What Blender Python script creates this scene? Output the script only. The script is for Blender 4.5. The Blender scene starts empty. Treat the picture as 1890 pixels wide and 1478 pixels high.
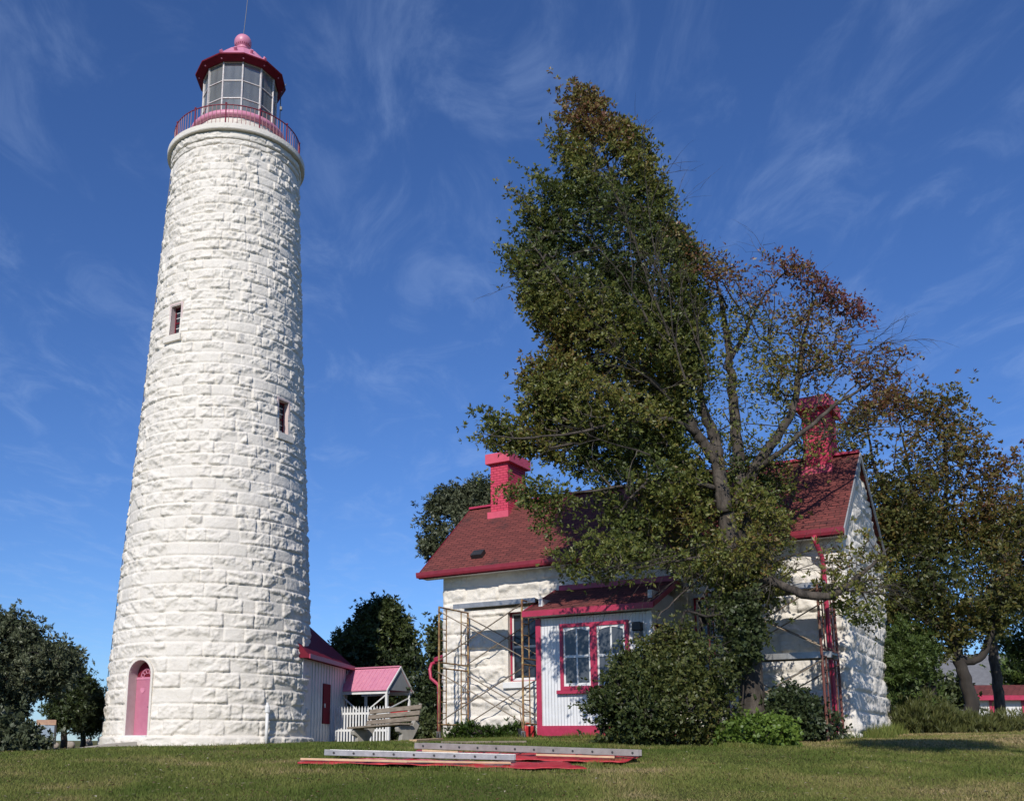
import bpy, math, random
import numpy as np
from mathutils import Vector, Matrix
R = math.radians
# ------------------------------------------------------------------ camera, sky, sun, exposure
F, CX, CY, PIT, ROLL = 1803.417, 810.624, 1004.868, 0.198812, 0.003465
TH = 0.581585
SC = bpy.context.scene
COL = SC.collection
cam_d = bpy.data.cameras.new("camera")
cam = bpy.data.objects.new("camera", cam_d); COL.objects.link(cam)
cam_d.sensor_fit = 'HORIZONTAL'; cam_d.sensor_width = 36.0
cam_d.lens = F / 1890 * 36.0
cam_d.shift_x = (945 - CX) / 1890
cam_d.shift_y = (CY - 739) / 1890
cam_d.clip_end = 20000; cam_d.clip_start = 0.1
cam.matrix_world = Matrix.Rotation(math.pi / 2 + PIT, 4, 'X') @ Matrix.Rotation(ROLL, 4, 'Z')
SC.camera = cam

SUN_AZ, SUN_EL = R(15), R(35)          # azimuth from "behind the viewer" towards the left
sun_dir = Vector((-math.sin(SUN_AZ) * math.cos(SUN_EL), -math.cos(SUN_AZ) * math.cos(SUN_EL), math.sin(SUN_EL)))
sd = bpy.data.lights.new("sun", 'SUN'); sd.energy = 4.4; sd.angle = R(0.53); sd.color = (1.0, 0.945, 0.86)
so = bpy.data.objects.new("sun", sd); COL.objects.link(so)
so.rotation_euler = sun_dir.to_track_quat('Z', 'Y').to_euler(); so.location = (0, 0, 40)

wd = bpy.data.worlds.new("World"); SC.world = wd; wd.use_nodes = True
nt = wd.node_tree; nt.nodes.clear()
def N(nt, t, **kw):
    n = nt.nodes.new(t)
    for k, v in kw.items():
        if k.startswith('i_'):
            key = k[2:]; n.inputs[int(key) if key.isdigit() else key.replace('_', ' ')].default_value = v
        else: setattr(n, k, v)
    return n
out = N(nt, 'ShaderNodeOutputWorld'); bg = N(nt, 'ShaderNodeBackground'); bg.inputs[1].default_value = 0.103
sky = N(nt, 'ShaderNodeTexSky'); sky.sky_type = 'NISHITA'; sky.sun_disc = False
sky.sun_elevation = SUN_EL; sky.sun_rotation = R(195); sky.air_density = 1.0; sky.dust_density = 0.05; sky.ozone_density = 3.0
tc = N(nt, 'ShaderNodeTexCoord')
sep = N(nt, 'ShaderNodeSeparateXYZ'); nt.links.new(tc.outputs['Generated'], sep.inputs[0])
zz = N(nt, 'ShaderNodeMath', operation='MAXIMUM'); zz.inputs[1].default_value = 0.06; nt.links.new(sep.outputs[2], zz.inputs[0])
dv = N(nt, 'ShaderNodeVectorMath', operation='DIVIDE'); cz = N(nt, 'ShaderNodeCombineXYZ')
for i in range(3): nt.links.new(zz.outputs[0], cz.inputs[i])
nt.links.new(tc.outputs['Generated'], dv.inputs[0]); nt.links.new(cz.outputs[0], dv.inputs[1])
mp = N(nt, 'ShaderNodeMapping'); mp.inputs['Rotation'].default_value = (0, 0, R(18)); mp.inputs['Scale'].default_value = (1.7, 0.75, 1)
mp.inputs['Location'].default_value = (0.35, 0.6, 0)
nt.links.new(dv.outputs[0], mp.inputs[0])
n1 = N(nt, 'ShaderNodeTexNoise'); n1.inputs['Scale'].default_value = 3.1; n1.inputs['Detail'].default_value = 9; n1.inputs['Roughness'].default_value = 0.64; n1.inputs['Distortion'].default_value = 0.7
nt.links.new(mp.outputs[0], n1.inputs['Vector'])
r1 = N(nt, 'ShaderNodeMapRange', interpolation_type='SMOOTHSTEP'); r1.inputs['From Min'].default_value = 0.45; r1.inputs['From Max'].default_value = 0.82; r1.inputs['To Max'].default_value = 0.21
nt.links.new(n1.outputs['Fac'], r1.inputs['Value'])
mx = N(nt, 'ShaderNodeMix', data_type='RGBA'); mx.inputs['B'].default_value = (8.5, 7.8, 7.6, 1)
nt.links.new(r1.outputs[0], mx.inputs['Factor']); nt.links.new(sky.outputs[0], mx.inputs['A'])
hs = N(nt, 'ShaderNodeHueSaturation'); hs.inputs['Saturation'].default_value = 1.0; hs.inputs['Value'].default_value = 1.0
nt.links.new(mx.outputs['Result'], hs.inputs['Color'])
tn = N(nt, 'ShaderNodeMix', data_type='RGBA', blend_type='MULTIPLY'); tn.inputs['Factor'].default_value = 1; tn.inputs['B'].default_value = (.51, .745, 1.16, 1)
nt.links.new(hs.outputs[0], tn.inputs['A']); nt.links.new(tn.outputs['Result'], bg.inputs[0]); nt.links.new(bg.outputs[0], out.inputs[0])
SC.view_settings.view_transform = 'Standard'; SC.view_settings.look = 'None'
SC.view_settings.gamma = 1.0; SC.view_settings.use_curve_mapping = False; SC.view_settings.exposure = 0.0
SC.cycles.max_bounces = 8; SC.cycles.transparent_max_bounces = 24; SC.cycles.diffuse_bounces = 3

# ------------------------------------------------------------------ layout helpers (photo measurements -> metres)
cP, sP = math.cos(PIT), math.sin(PIT); cR, sR = math.cos(ROLL), math.sin(ROLL)
def ray(x, y):
    dx = np.asarray(x, float) - CX; dy = -(np.asarray(y, float) - CY)
    a = cR * dx - sR * dy; b = sR * dx + cR * dy
    return np.stack([a / F, (F * cP - b * sP) / F, (F * sP + b * cP) / F], -1)
def atY(x, y, Y):
    r = ray(x, y); return r / r[..., 1:2] * np.asarray(Y)[..., None] if np.ndim(r) > 1 else r / r[1] * Y
def sstep(x, a, b):
    t = np.clip((x - a) / (b - a), 0, 1); return t * t * (3 - 2 * t)
def ground(x, y):
    x = np.asarray(x, float); y = np.asarray(y, float)
    ramp = -1.6 + 0.0845 * y
    cap = np.interp(x, [-30, -12, -6, 2, 9, 14, 18, 40], [-0.6, -0.3, -0.16, 0.07, 0.10, 0.27, 0.36, 0.8])
    k = 0.16
    d = np.clip(0.5 + 0.5 * (cap - ramp) / k, 0, 1)
    g = cap * (1 - d) + ramp * d - k * d * (1 - d)
    drop = sstep(y + 0.5 * np.minimum(x + 8, 0), 46, 70) * (1 - sstep(x, -2, 14))
    g = g - 9.0 * drop
    rise = sstep(y, 30, 70) * sstep(x, 8, 24) * 1.3
    g = g + rise + 0.012 * np.sin(x * 1.7 + y * .6) + 0.01 * np.sin(x * .7 - y * 1.9)
    return g
def gpt(px, py):
    r = ray(px, py); lo, hi = 3.0, 60.0
    for t in np.linspace(5, 45, 900):
        P = r / r[1] * t
        if P[2] <= ground(P[0], P[1]): return P
    return r / r[1] * 22
# ------------------------------------------------------------------ mesh helpers
class MB:
    def __init__(s): s.v = []; s.f = []
    def add(s, vs, fs):
        n = len(s.v); s.v += [tuple(map(float, p)) for p in vs]; s.f += [tuple(i + n for i in f) for f in fs]; return s
    def box(s, c, d, rz=0.0, M=None):
        hx, hy, hz = d[0] / 2, d[1] / 2, d[2] / 2
        vs = [Vector((x, y, z)) for x in (-hx, hx) for y in (-hy, hy) for z in (-hz, hz)]
        m = M if M is not None else Matrix.Rotation(rz, 4, 'Z')
        vs = [m @ p + Vector(c) for p in vs]
        return s.add(vs, [(0, 1, 3, 2), (4, 6, 7, 5), (0, 4, 5, 1), (2, 3, 7, 6), (0, 2, 6, 4), (1, 5, 7, 3)])
    def bb(s, x0, x1, y0, y1, z0, z1): return s.box(((x0 + x1) / 2, (y0 + y1) / 2, (z0 + z1) / 2), (abs(x1 - x0), abs(y1 - y0), abs(z1 - z0)))
    def bar(s, a, b, w, h=None, up=(0, 0, 1)):
        a, b = Vector(a), Vector(b); h = h or w; d = b - a; L = d.length; d.normalize()
        u = Vector(up)
        if abs(d.dot(u)) > 0.97: u = Vector((1, 0, 0))
        sx = d.cross(u).normalized(); sz = sx.cross(d).normalized()
        vs = [a + sx * i * w / 2 + sz * j * h / 2 + d * k * L for k in (0, 1) for i, j in ((-1, -1), (1, -1), (1, 1), (-1, 1))]
        return s.add(vs, [(0, 1, 2, 3), (7, 6, 5, 4), (0, 4, 5, 1), (1, 5, 6, 2), (2, 6, 7, 3), (3, 7, 4, 0)])
    def tube(s, pts, rad, n=8, cap=True):
        pts = [Vector(p) for p in pts]; rs = rad if hasattr(rad, '__len__') else [rad] * len(pts)
        prev = None; rings = []
        for i, p in enumerate(pts):
            d = (pts[min(i + 1, len(pts) - 1)] - pts[max(i - 1, 0)]).normalized()
            if prev is None:
                u = Vector((0, 0, 1)) if abs(d.z) < .9 else Vector((1, 0, 0)); a = d.cross(u).normalized()
            else: a = (prev - d * prev.dot(d)).normalized()
            prev = a; b = d.cross(a)
            rings.append([p + (a * math.cos(t) + b * math.sin(t)) * rs[i] for t in [2 * math.pi * k / n for k in range(n)]])
        vs = [q for r in rings for q in r]; fs = []
        for i in range(len(rings) - 1):
            for k in range(n): fs.append((i * n + k, i * n + (k + 1) % n, (i + 1) * n + (k + 1) % n, (i + 1) * n + k))
        if cap: fs.append(tuple(reversed(range(n)))); fs.append(tuple((len(rings) - 1) * n + k for k in range(n)))
        return s.add(vs, fs)
    def lathe(s, prof, c=(0, 0), n=48, a0=0.0, closed=False):
        vs = []; fs = []; m = len(prof)
        for k in range(n):
            t = a0 + 2 * math.pi * k / n
            for r, z in prof: vs.append((c[0] + r * math.cos(t), c[1] + r * math.sin(t), z))
        for k in range(n):
            k2 = (k + 1) % n
            for i in range(m if closed else m - 1):
                j = (i + 1) % m
                fs.append((k * m + i, k2 * m + i, k2 * m + j, k * m + j))
        return s.add(vs, fs)
    def poly(s, pts, thick):
        """planar polygon extruded by vector thick"""
        n = len(pts); t = Vector(thick); P = [Vector(p) for p in pts]
        vs = P + [p + t for p in P]
        fs = [tuple(reversed(range(n))), tuple(range(n, 2 * n))] + [(i, (i + 1) % n, n + (i + 1) % n, n + i) for i in range(n)]
        return s.add(vs, fs)
    def xf(s, M):
        s.v = [tuple(M @ Vector(p)) for p in s.v]; return s
def link(name, me, mat, parent=None):
    o = bpy.data.objects.new(name, me); COL.objects.link(o)
    if mat: me.materials.append(mat)
    if parent: o.parent = parent
    return o
def obj(name, mb, mat, parent=None, off=None, smooth=False, bevel=0):
    me = bpy.data.meshes.new(name)
    v = mb.v if off is None else [(p[0] - off[0], p[1] - off[1], p[2] - off[2]) for p in mb.v]
    me.from_pydata(v, [], mb.f); me.update()
    import bmesh
    b = bmesh.new(); b.from_mesh(me); bmesh.ops.recalc_face_normals(b, faces=b.faces); b.to_mesh(me); b.free()
    if smooth: me.shade_smooth()
    o = link(name, me, mat, parent)
    if bevel:
        m = o.modifiers.new('bevel', 'BEVEL'); m.width = bevel; m.segments = 2; m.limit_method = 'ANGLE'
    return o
def npmesh(name, V, Q, mat, parent=None, attr=None, smooth=False):
    V = np.asarray(V, np.float32); Q = np.asarray(Q, np.int32); k = Q.shape[1]
    me = bpy.data.meshes.new(name); me.vertices.add(len(V)); me.vertices.foreach_set('co', V.ravel())
    me.loops.add(Q.size); me.loops.foreach_set('vertex_index', Q.ravel())
    me.polygons.add(len(Q)); me.polygons.foreach_set('loop_start', np.arange(0, Q.size, k, dtype=np.int32))
    try: me.polygons.foreach_set('loop_total', np.full(len(Q), k, np.int32))
    except Exception: pass
    if attr is not None:
        a = me.attributes.new('tone', 'FLOAT', 'FACE'); a.data.foreach_set('value', np.asarray(attr, np.float32))
    me.update(calc_edges=True); me.validate()
    if smooth: me.shade_smooth()
    return link(name, me, mat, parent)
def tag(o, label=None, cat=None, group=None, kind=None):
    for k, v in (('label', label), ('category', cat), ('group', group), ('kind', kind)):
        if v: o[k] = v
    return o
def thing(name, label, cat, loc=(0, 0, 0), rz=0.0, group=None):
    o = bpy.data.objects.new(name, None); COL.objects.link(o); o.location = loc; o.rotation_euler = (0, 0, rz); o.empty_display_size = .2
    return tag(o, label, cat, group)
# ------------------------------------------------------------------ materials
def mat(name, c1, c2=None, scale=4.0, rough=0.6, bump=0.0, bscale=30.0, metal=0.0, detail=5, lo=0.35, hi=0.65, stretch=None, spec=0.5, c3=None, s3=1.0, l3=0.55, h3=0.7):
    m = bpy.data.materials.new(name); m.use_nodes = True; nt = m.node_tree; b = nt.nodes['Principled BSDF']
    b.inputs['Roughness'].default_value = rough; b.inputs['Metallic'].default_value = metal
    b.inputs['Specular IOR Level'].default_value = spec
    tcn = N(nt, 'ShaderNodeTexCoord'); src = tcn.outputs['Object']
    if stretch:
        mpn = N(nt, 'ShaderNodeMapping'); mpn.inputs['Scale'].default_value = stretch; nt.links.new(src, mpn.inputs[0]); src = mpn.outputs[0]
    if c2 is None: b.inputs['Base Color'].default_value = (*c1, 1)
    else:
        n = N(nt, 'ShaderNodeTexNoise'); n.inputs['Scale'].default_value = scale; n.inputs['Detail'].default_value = detail; n.inputs['Roughness'].default_value = .62
        nt.links.new(src, n.inputs['Vector'])
        mr = N(nt, 'ShaderNodeMapRange'); mr.inputs['From Min'].default_value = lo; mr.inputs['From Max'].default_value = hi; nt.links.new(n.outputs['Fac'], mr.inputs['Value'])
        x = N(nt, 'ShaderNodeMix', data_type='RGBA'); x.inputs['A'].default_value = (*c1, 1); x.inputs['B'].default_value = (*c2, 1)
        nt.links.new(mr.outputs[0], x.inputs['Factor']); last = x.outputs['Result']
        if c3:
            n3 = N(nt, 'ShaderNodeTexNoise'); n3.inputs['Scale'].default_value = s3; n3.inputs['Detail'].default_value = 6; n3.inputs['Roughness'].default_value = .7
            nt.links.new(src, n3.inputs['Vector'])
            m3 = N(nt, 'ShaderNodeMapRange'); m3.inputs['From Min'].default_value = l3; m3.inputs['From Max'].default_value = h3; nt.links.new(n3.outputs['Fac'], m3.inputs['Value'])
            x3 = N(nt, 'ShaderNodeMix', data_type='RGBA'); x3.inputs['B'].default_value = (*c3, 1); nt.links.new(last, x3.inputs['A']); nt.links.new(m3.outputs[0], x3.inputs['Factor']); last = x3.outputs['Result']
        nt.links.new(last, b.inputs['Base Color'])
    if bump:
        n2 = N(nt, 'ShaderNodeTexNoise'); n2.inputs['Scale'].default_value = bscale; n2.inputs['Detail'].default_value = 6; n2.inputs['Roughness'].default_value = .65
        nt.links.new(src, n2.inputs['Vector'])
        bu = N(nt, 'ShaderNodeBump'); bu.inputs['Strength'].default_value = 1.0; bu.inputs['Distance'].default_value = bump
        nt.links.new(n2.outputs['Fac'], bu.inputs['Height']); nt.links.new(bu.outputs[0], b.inputs['Normal'])
    return m
M = {}
M['stone'] = mat('white_painted_stone', (.735, .69, .62), (.665, .62, .55), 1.7, .75, .02, 16, c3=(.54, .505, .45), s3=3.1, l3=.57, h3=.8, spec=.3)
M['white'] = mat('white_paint', (.74, .74, .73), (.66, .66, .65), 3, .5, .002, 40)
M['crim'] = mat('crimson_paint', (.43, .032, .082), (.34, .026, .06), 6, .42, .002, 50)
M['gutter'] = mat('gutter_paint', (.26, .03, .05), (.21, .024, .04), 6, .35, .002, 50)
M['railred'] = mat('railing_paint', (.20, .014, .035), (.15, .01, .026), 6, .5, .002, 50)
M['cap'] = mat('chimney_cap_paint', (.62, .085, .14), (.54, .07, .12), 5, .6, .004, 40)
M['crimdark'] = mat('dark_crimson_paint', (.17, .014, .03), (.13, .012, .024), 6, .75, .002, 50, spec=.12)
M['pinkdoor'] = mat('rose_paint', (.46, .165, .235), (.42, .14, .21), 5, .45, .001, 40)
M['pink'] = mat('light_pink_metal', (.62, .25, .34), (.54, .2, .30), 5, .42, .002, 30)
M['jamb'] = mat('pale_pink_plaster', (.62, .50, .48), (.56, .44, .42), 6, .7, .003, 40)
M['sashgrey'] = mat('weathered_white_metal', (.62, .60, .58), (.45, .38, .37), 14, .5, .002, 60)
M['lgrey'] = mat('grey_interior_metal', (.34, .345, .34), (.27, .275, .27), 3, .7)
M['black'] = mat('black_metal', (.02, .02, .022), (.03, .03, .03), 8, .5)
M['rust'] = mat('rusty_yellow_steel', (.30, .16, .06), (.12, .055, .035), 9, .7, .002, 60, c3=(.45, .33, .14), s3=5, l3=.5, h3=.62)
M['rustred'] = mat('rusty_red_steel', (.17, .045, .035), (.10, .04, .03), 9, .7, .002, 60, c3=(.25, .17, .10), s3=5, l3=.55, h3=.65)
M['brace'] = mat('galvanised_brace', (.26, .22, .17), (.16, .11, .07), 8, .55, metal=.3)
M['alu'] = mat('aluminium', (.40, .40, .40), (.28, .285, .29), 7, .42, .001, 40, metal=.55)
M['oldwood'] = mat('weathered_grey_wood', (.27, .22, .165), (.16, .125, .09), 5, .85, .004, 40, stretch=(1, 1, 5))
M['plankgrey'] = mat('grey_fibreglass', (.27, .25, .24), (.19, .17, .165), 6, .7, .003, 30)
M['newwood'] = mat('pale_new_wood', (.62, .44, .27), (.52, .34, .2), 5, .7, .002, 30)
M['concrete'] = mat('concrete', (.36, .335, .29), (.27, .25, .21), 5, .9, .006, 30)
M['tarp'] = mat('red_tarpaulin', (.50, .035, .04), (.38, .02, .03), 4, .45, .02, 7)
M['rubber'] = mat('rubber', (.03, .03, .03), (.06, .055, .05), 9, .8)
M['rock'] = mat('pale_boulder', (.40, .34, .28), (.26, .22, .18), 2.5, .85, .03, 8)
M['bark'] = mat('grey_bark', (.098, .08, .064), (.036, .029, .023), 7, .9, .05, 14, stretch=(1, 1, .28), lo=.38, hi=.6)
M['darkbark'] = mat('dark_bark', (.045, .036, .029), (.024, .02, .016), 7, .9, .02, 16, stretch=(1, 1, .3))
M['asphaltroof'] = mat('grey_shingle', (.17, .17, .175), (.13, .13, .135), 3, .85, .004, 20)
M['greywall'] = mat('grey_siding', (.30, .31, .32), (.25, .26, .27), 3, .7)
M['sign'] = mat('sign_panel', (.30, .36, .42), (.2, .25, .3), 6, .4)
M['signtop'] = mat('sign_header', (.45, .28, .17), (.35, .2, .13), 6, .5)
M['rope'] = mat('yellow_rope', (.65, .52, .2), (.5, .4, .15), 9, .8)
M['pathm'] = mat('concrete_path', (.42, .38, .33), (.33, .30, .255), 3, .9, .004, 30)
def board_mat(name, col, pitch, axis='X', depth=.01, col2=None):
    m = mat(name, col, col2 or tuple(c * .9 for c in col), 3, .5); nt = m.node_tree; b = nt.nodes['Principled BSDF']
    t = N(nt, 'ShaderNodeTexCoord'); w = N(nt, 'ShaderNodeTexWave', wave_type='BANDS', bands_direction=axis, wave_profile='SAW'); w.inputs['Scale'].default_value = 2 * math.pi / (20 * pitch)
    nt.links.new(t.outputs['Object'], w.inputs['Vector'])
    rr = N(nt, 'ShaderNodeMapRange'); rr.inputs['From Min'].default_value = 0; rr.inputs['From Max'].default_value = .16; nt.links.new(w.outputs['Fac'], rr.inputs['Value'])
    bu = N(nt, 'ShaderNodeBump'); bu.inputs['Distance'].default_value = depth; nt.links.new(rr.outputs[0], bu.inputs['Height']); nt.links.new(bu.outputs[0], b.inputs['Normal'])
    return m
M['bead'] = board_mat('white_beadboard', (.74, .745, .75), .08, 'X', .012)
M['beadlocal'] = board_mat('white_board_and_batten', (.66, .67, .68), .16, 'X', .03)
def shingle(name, c1, c2, cm, bw=.26, rh=.105, stain=(.035, .028, .028), l3=.56, h3=.68):
    m = bpy.data.materials.new(name); m.use_nodes = True; nt = m.node_tree; b = nt.nodes['Principled BSDF']; b.inputs['Roughness'].default_value = .9; b.inputs['Specular IOR Level'].default_value = .2
    t = N(nt, 'ShaderNodeTexCoord'); sp = N(nt, 'ShaderNodeSeparateXYZ'); nt.links.new(t.outputs['Object'], sp.inputs[0])
    mu = N(nt, 'ShaderNodeMath', operation='MULTIPLY'); mu.inputs[1].default_value = 1.45; nt.links.new(sp.outputs[2], mu.inputs[0])
    cb = N(nt, 'ShaderNodeCombineXYZ'); nt.links.new(sp.outputs[0], cb.inputs[0]); nt.links.new(mu.outputs[0], cb.inputs[1])
    br = N(nt, 'ShaderNodeTexBrick'); br.inputs['Scale'].default_value = 1; br.inputs['Brick Width'].default_value = bw; br.inputs['Row Height'].default_value = rh
    br.inputs['Mortar Size'].default_value = .011; br.inputs['Mortar Smooth'].default_value = .3; br.inputs['Color1'].default_value = (*c1, 1); br.inputs['Color2'].default_value = (*c2, 1); br.inputs['Mortar'].default_value = (*cm, 1); br.inputs['Bias'].default_value = .1
    nt.links.new(cb.outputs[0], br.inputs['Vector'])
    n3 = N(nt, 'ShaderNodeTexNoise'); n3.inputs['Scale'].default_value = .8; n3.inputs['Detail'].default_value = 7; n3.inputs['Roughness'].default_value = .68; nt.links.new(t.outputs['Object'], n3.inputs['Vector'])
    m3 = N(nt, 'ShaderNodeMapRange'); m3.inputs['From Min'].default_value = l3; m3.inputs['From Max'].default_value = h3; m3.inputs['To Max'].default_value = .75; nt.links.new(n3.outputs['Fac'], m3.inputs['Value'])
    x3 = N(nt, 'ShaderNodeMix', data_type='RGBA'); x3.inputs['B'].default_value = (*stain, 1); nt.links.new(br.outputs['Color'], x3.inputs['A']); nt.links.new(m3.outputs[0], x3.inputs['Factor'])
    nt.links.new(x3.outputs['Result'], b.inputs['Base Color'])
    bu = N(nt, 'ShaderNodeBump'); bu.inputs['Distance'].default_value = .012; bu.invert = True; nt.links.new(br.outputs['Fac'], bu.inputs['Height'])
    n4 = N(nt, 'ShaderNodeTexNoise'); n4.inputs['Scale'].default_value = 60; nt.links.new(t.outputs['Object'], n4.inputs['Vector'])
    b2 = N(nt, 'ShaderNodeBump'); b2.inputs['Distance'].default_value = .006; nt.links.new(n4.outputs['Fac'], b2.inputs['Height']); nt.links.new(bu.outputs[0], b2.inputs['Normal'])
    nt.links.new(b2.outputs[0], b.inputs['Normal']); return m
M['shingle'] = shingle('dark_red_shingle', (.20, .056, .048), (.135, .040, .036), (.075, .024, .022))
M['brickred'] = shingle('crimson_painted_brick', (.60, .075, .125), (.53, .06, .11), (.36, .035, .07), .21, .11, (.3, .02, .05))
def glassmat(name, tint=(.03, .035, .045), rough=.04):
    m = bpy.data.materials.new(name); m.use_nodes = True; b = m.node_tree.nodes['Principled BSDF']
    b.inputs['Base Color'].default_value = (*tint, 1); b.inputs['Roughness'].default_value = rough; b.inputs['Specular IOR Level'].default_value = .45
    nt = m.node_tree; t = N(nt, 'ShaderNodeTexCoord'); n = N(nt, 'ShaderNodeTexNoise'); n.inputs['Scale'].default_value = 2.2; nt.links.new(t.outputs['Object'], n.inputs['Vector'])
    bu = N(nt, 'ShaderNodeBump'); bu.inputs['Distance'].default_value = .006; nt.links.new(n.outputs['Fac'], bu.inputs['Height']); nt.links.new(bu.outputs[0], b.inputs['Normal'])
    return m
M['glass'] = glassmat('dark_window_glass')
M['glassgrey'] = glassmat('grey_window_glass', (.075, .085, .10), .15)
def clearglass():
    m = bpy.data.materials.new('dusty_clear_glass'); m.use_nodes = True; nt = m.node_tree; nt.nodes.clear()
    o = N(nt, 'ShaderNodeOutputMaterial'); tr = N(nt, 'ShaderNodeBsdfTransparent'); tr.inputs[0].default_value = (.80, .83, .84, 1)
    gl = N(nt, 'ShaderNodeBsdfGlossy'); gl.inputs['Roughness'].default_value = .0; df = N(nt, 'ShaderNodeBsdfDiffuse'); df.inputs[0].default_value = (.45, .47, .47, 1)
    fr = N(nt, 'ShaderNodeFresnel'); fr.inputs[0].default_value = 1.5
    a = N(nt, 'ShaderNodeMixShader'); nt.links.new(fr.outputs[0], a.inputs[0]); nt.links.new(tr.outputs[0], a.inputs[1]); nt.links.new(gl.outputs[0], a.inputs[2])
    b = N(nt, 'ShaderNodeMixShader'); n = N(nt, 'ShaderNodeTexNoise'); n.inputs['Scale'].default_value = 3; n.inputs['Detail'].default_value = 5
    mr = N(nt, 'ShaderNodeMapRange'); mr.inputs['To Min'].default_value = .14; mr.inputs['To Max'].default_value = .42; nt.links.new(n.outputs[0], mr.inputs[0])
    nt.links.new(mr.outputs[0], b.inputs[0]); nt.links.new(a.outputs[0], b.inputs[1]); nt.links.new(df.outputs[0], b.inputs[2]); nt.links.new(b.outputs[0], o.inputs[0])
    return m
M['clear'] = clearglass()
def leafmat(name, stops, rough=.45, trans=.28, spec=.35):
    m = bpy.data.materials.new(name); m.use_nodes = True; nt = m.node_tree; b = nt.nodes['Principled BSDF']; o = nt.nodes['Material Output']
    at = N(nt, 'ShaderNodeAttribute'); at.attribute_name = 'tone'
    cr = N(nt, 'ShaderNodeValToRGB'); e = cr.color_ramp.elements
    while len(e) < len(stops): e.new(.5)
    for i, (p, c) in enumerate(stops): e[i].position = p; e[i].color = (*c, 1)
    nt.links.new(at.outputs['Fac'], cr.inputs[0]); nt.links.new(cr.outputs[0], b.inputs['Base Color'])
    b.inputs['Roughness'].default_value = rough; b.inputs['Specular IOR Level'].default_value = spec
    tl = N(nt, 'ShaderNodeBsdfTranslucent'); hv = N(nt, 'ShaderNodeHueSaturation'); hv.inputs['Value'].default_value = 1.3; nt.links.new(cr.outputs[0], hv.inputs['Color']); nt.links.new(hv.outputs[0], tl.inputs[0])
    mxs = N(nt, 'ShaderNodeMixShader'); mxs.inputs[0].default_value = trans; nt.links.new(b.outputs[0], mxs.inputs[1]); nt.links.new(tl.outputs[0], mxs.inputs[2]); nt.links.new(mxs.outputs[0], o.inputs[0])
    return m
M['leafmain'] = leafmat('cherry_leaves', [(0, (.048, .068, .02)), (.3, (.10, .125, .03)), (.5, (.175, .182, .04)), (.66, (.17, .135, .036)), (.82, (.16, .075, .032)), (1, (.15, .05, .042))])
M['leafright'] = leafmat('russet_leaves', [(0, (.034, .046, .016)), (.3, (.062, .076, .02)), (.5, (.115, .115, .027)), (.66, (.15, .105, .03)), (.82, (.14, .06, .028)), (1, (.13, .042, .036))])
M['shrub'] = leafmat('shrub_leaves', [(0, (.026, .042, .014)), (.4, (.055, .075, .022)), (.75, (.12, .13, .035)), (1, (.17, .12, .04))])
M['leafdark'] = leafmat('dark_leaves', [(0, (.028, .042, .02)), (.5, (.05, .07, .026)), (1, (.085, .10, .035))], trans=.15)
M['needle'] = leafmat('conifer_needles', [(0, (.028, .043, .016)), (.5, (.05, .068, .02)), (1, (.10, .12, .03))], trans=.12)
M['pine'] = leafmat('bright_pine_needles', [(0, (.035, .06, .015)), (.5, (.085, .125, .03)), (1, (.17, .21, .055))], trans=.25)
M['juniper'] = leafmat('grey_green_needles', [(0, (.036, .048, .025)), (.5, (.07, .085, .044)), (1, (.135, .145, .085))], trans=.12)
M['weed'] = leafmat('dry_weeds', [(0, (.05, .065, .02)), (.5, (.12, .13, .04)), (1, (.26, .23, .09))], trans=.3)
M['fallen'] = leafmat('fallen_leaves', [(0, (.16, .07, .03)), (.5, (.3, .2, .09)), (1, (.5, .45, .32))], trans=.1)
M['lime'] = leafmat('lime_leaves', [(0, (.035, .065, .012)), (.5, (.085, .14, .022)), (1, (.17, .25, .045))], trans=.3)
M['grass'] = leafmat('grass_blades', [(0, (.085, .122, .024)), (.45, (.16, .185, .045)), (.75, (.24, .22, .075)), (1, (.38, .29, .15))], trans=.2, spec=.15, rough=.7)
def lawnmat():
    m = mat('mown_lawn', (.07, .085, .022), (.13, .12, .045), .55, .95, .03, 45, c3=(.24, .175, .085), s3=.33, l3=.5, h3=.66, spec=.1); return m
M['lawn'] = lawnmat()
def watermat():
    m = bpy.data.materials.new('lake_water'); m.use_nodes = True; nt = m.node_tree; b = nt.nodes['Principled BSDF']
    b.inputs['Base Color'].default_value = (.015, .085, .16, 1); b.inputs['Roughness'].default_value = .6; b.inputs['Specular IOR Level'].default_value = .05
    t = N(nt, 'ShaderNodeTexCoord'); n = N(nt, 'ShaderNodeTexNoise'); n.inputs['Scale'].default_value = .6; nt.links.new(t.outputs['Object'], n.inputs['Vector'])
    bu = N(nt, 'ShaderNodeBump'); bu.inputs['Distance'].default_value = .6; nt.links.new(n.outputs['Fac'], bu.inputs['Height']); nt.links.new(bu.outputs[0], b.inputs['Normal']); return m
M['water'] = watermat()
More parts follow.
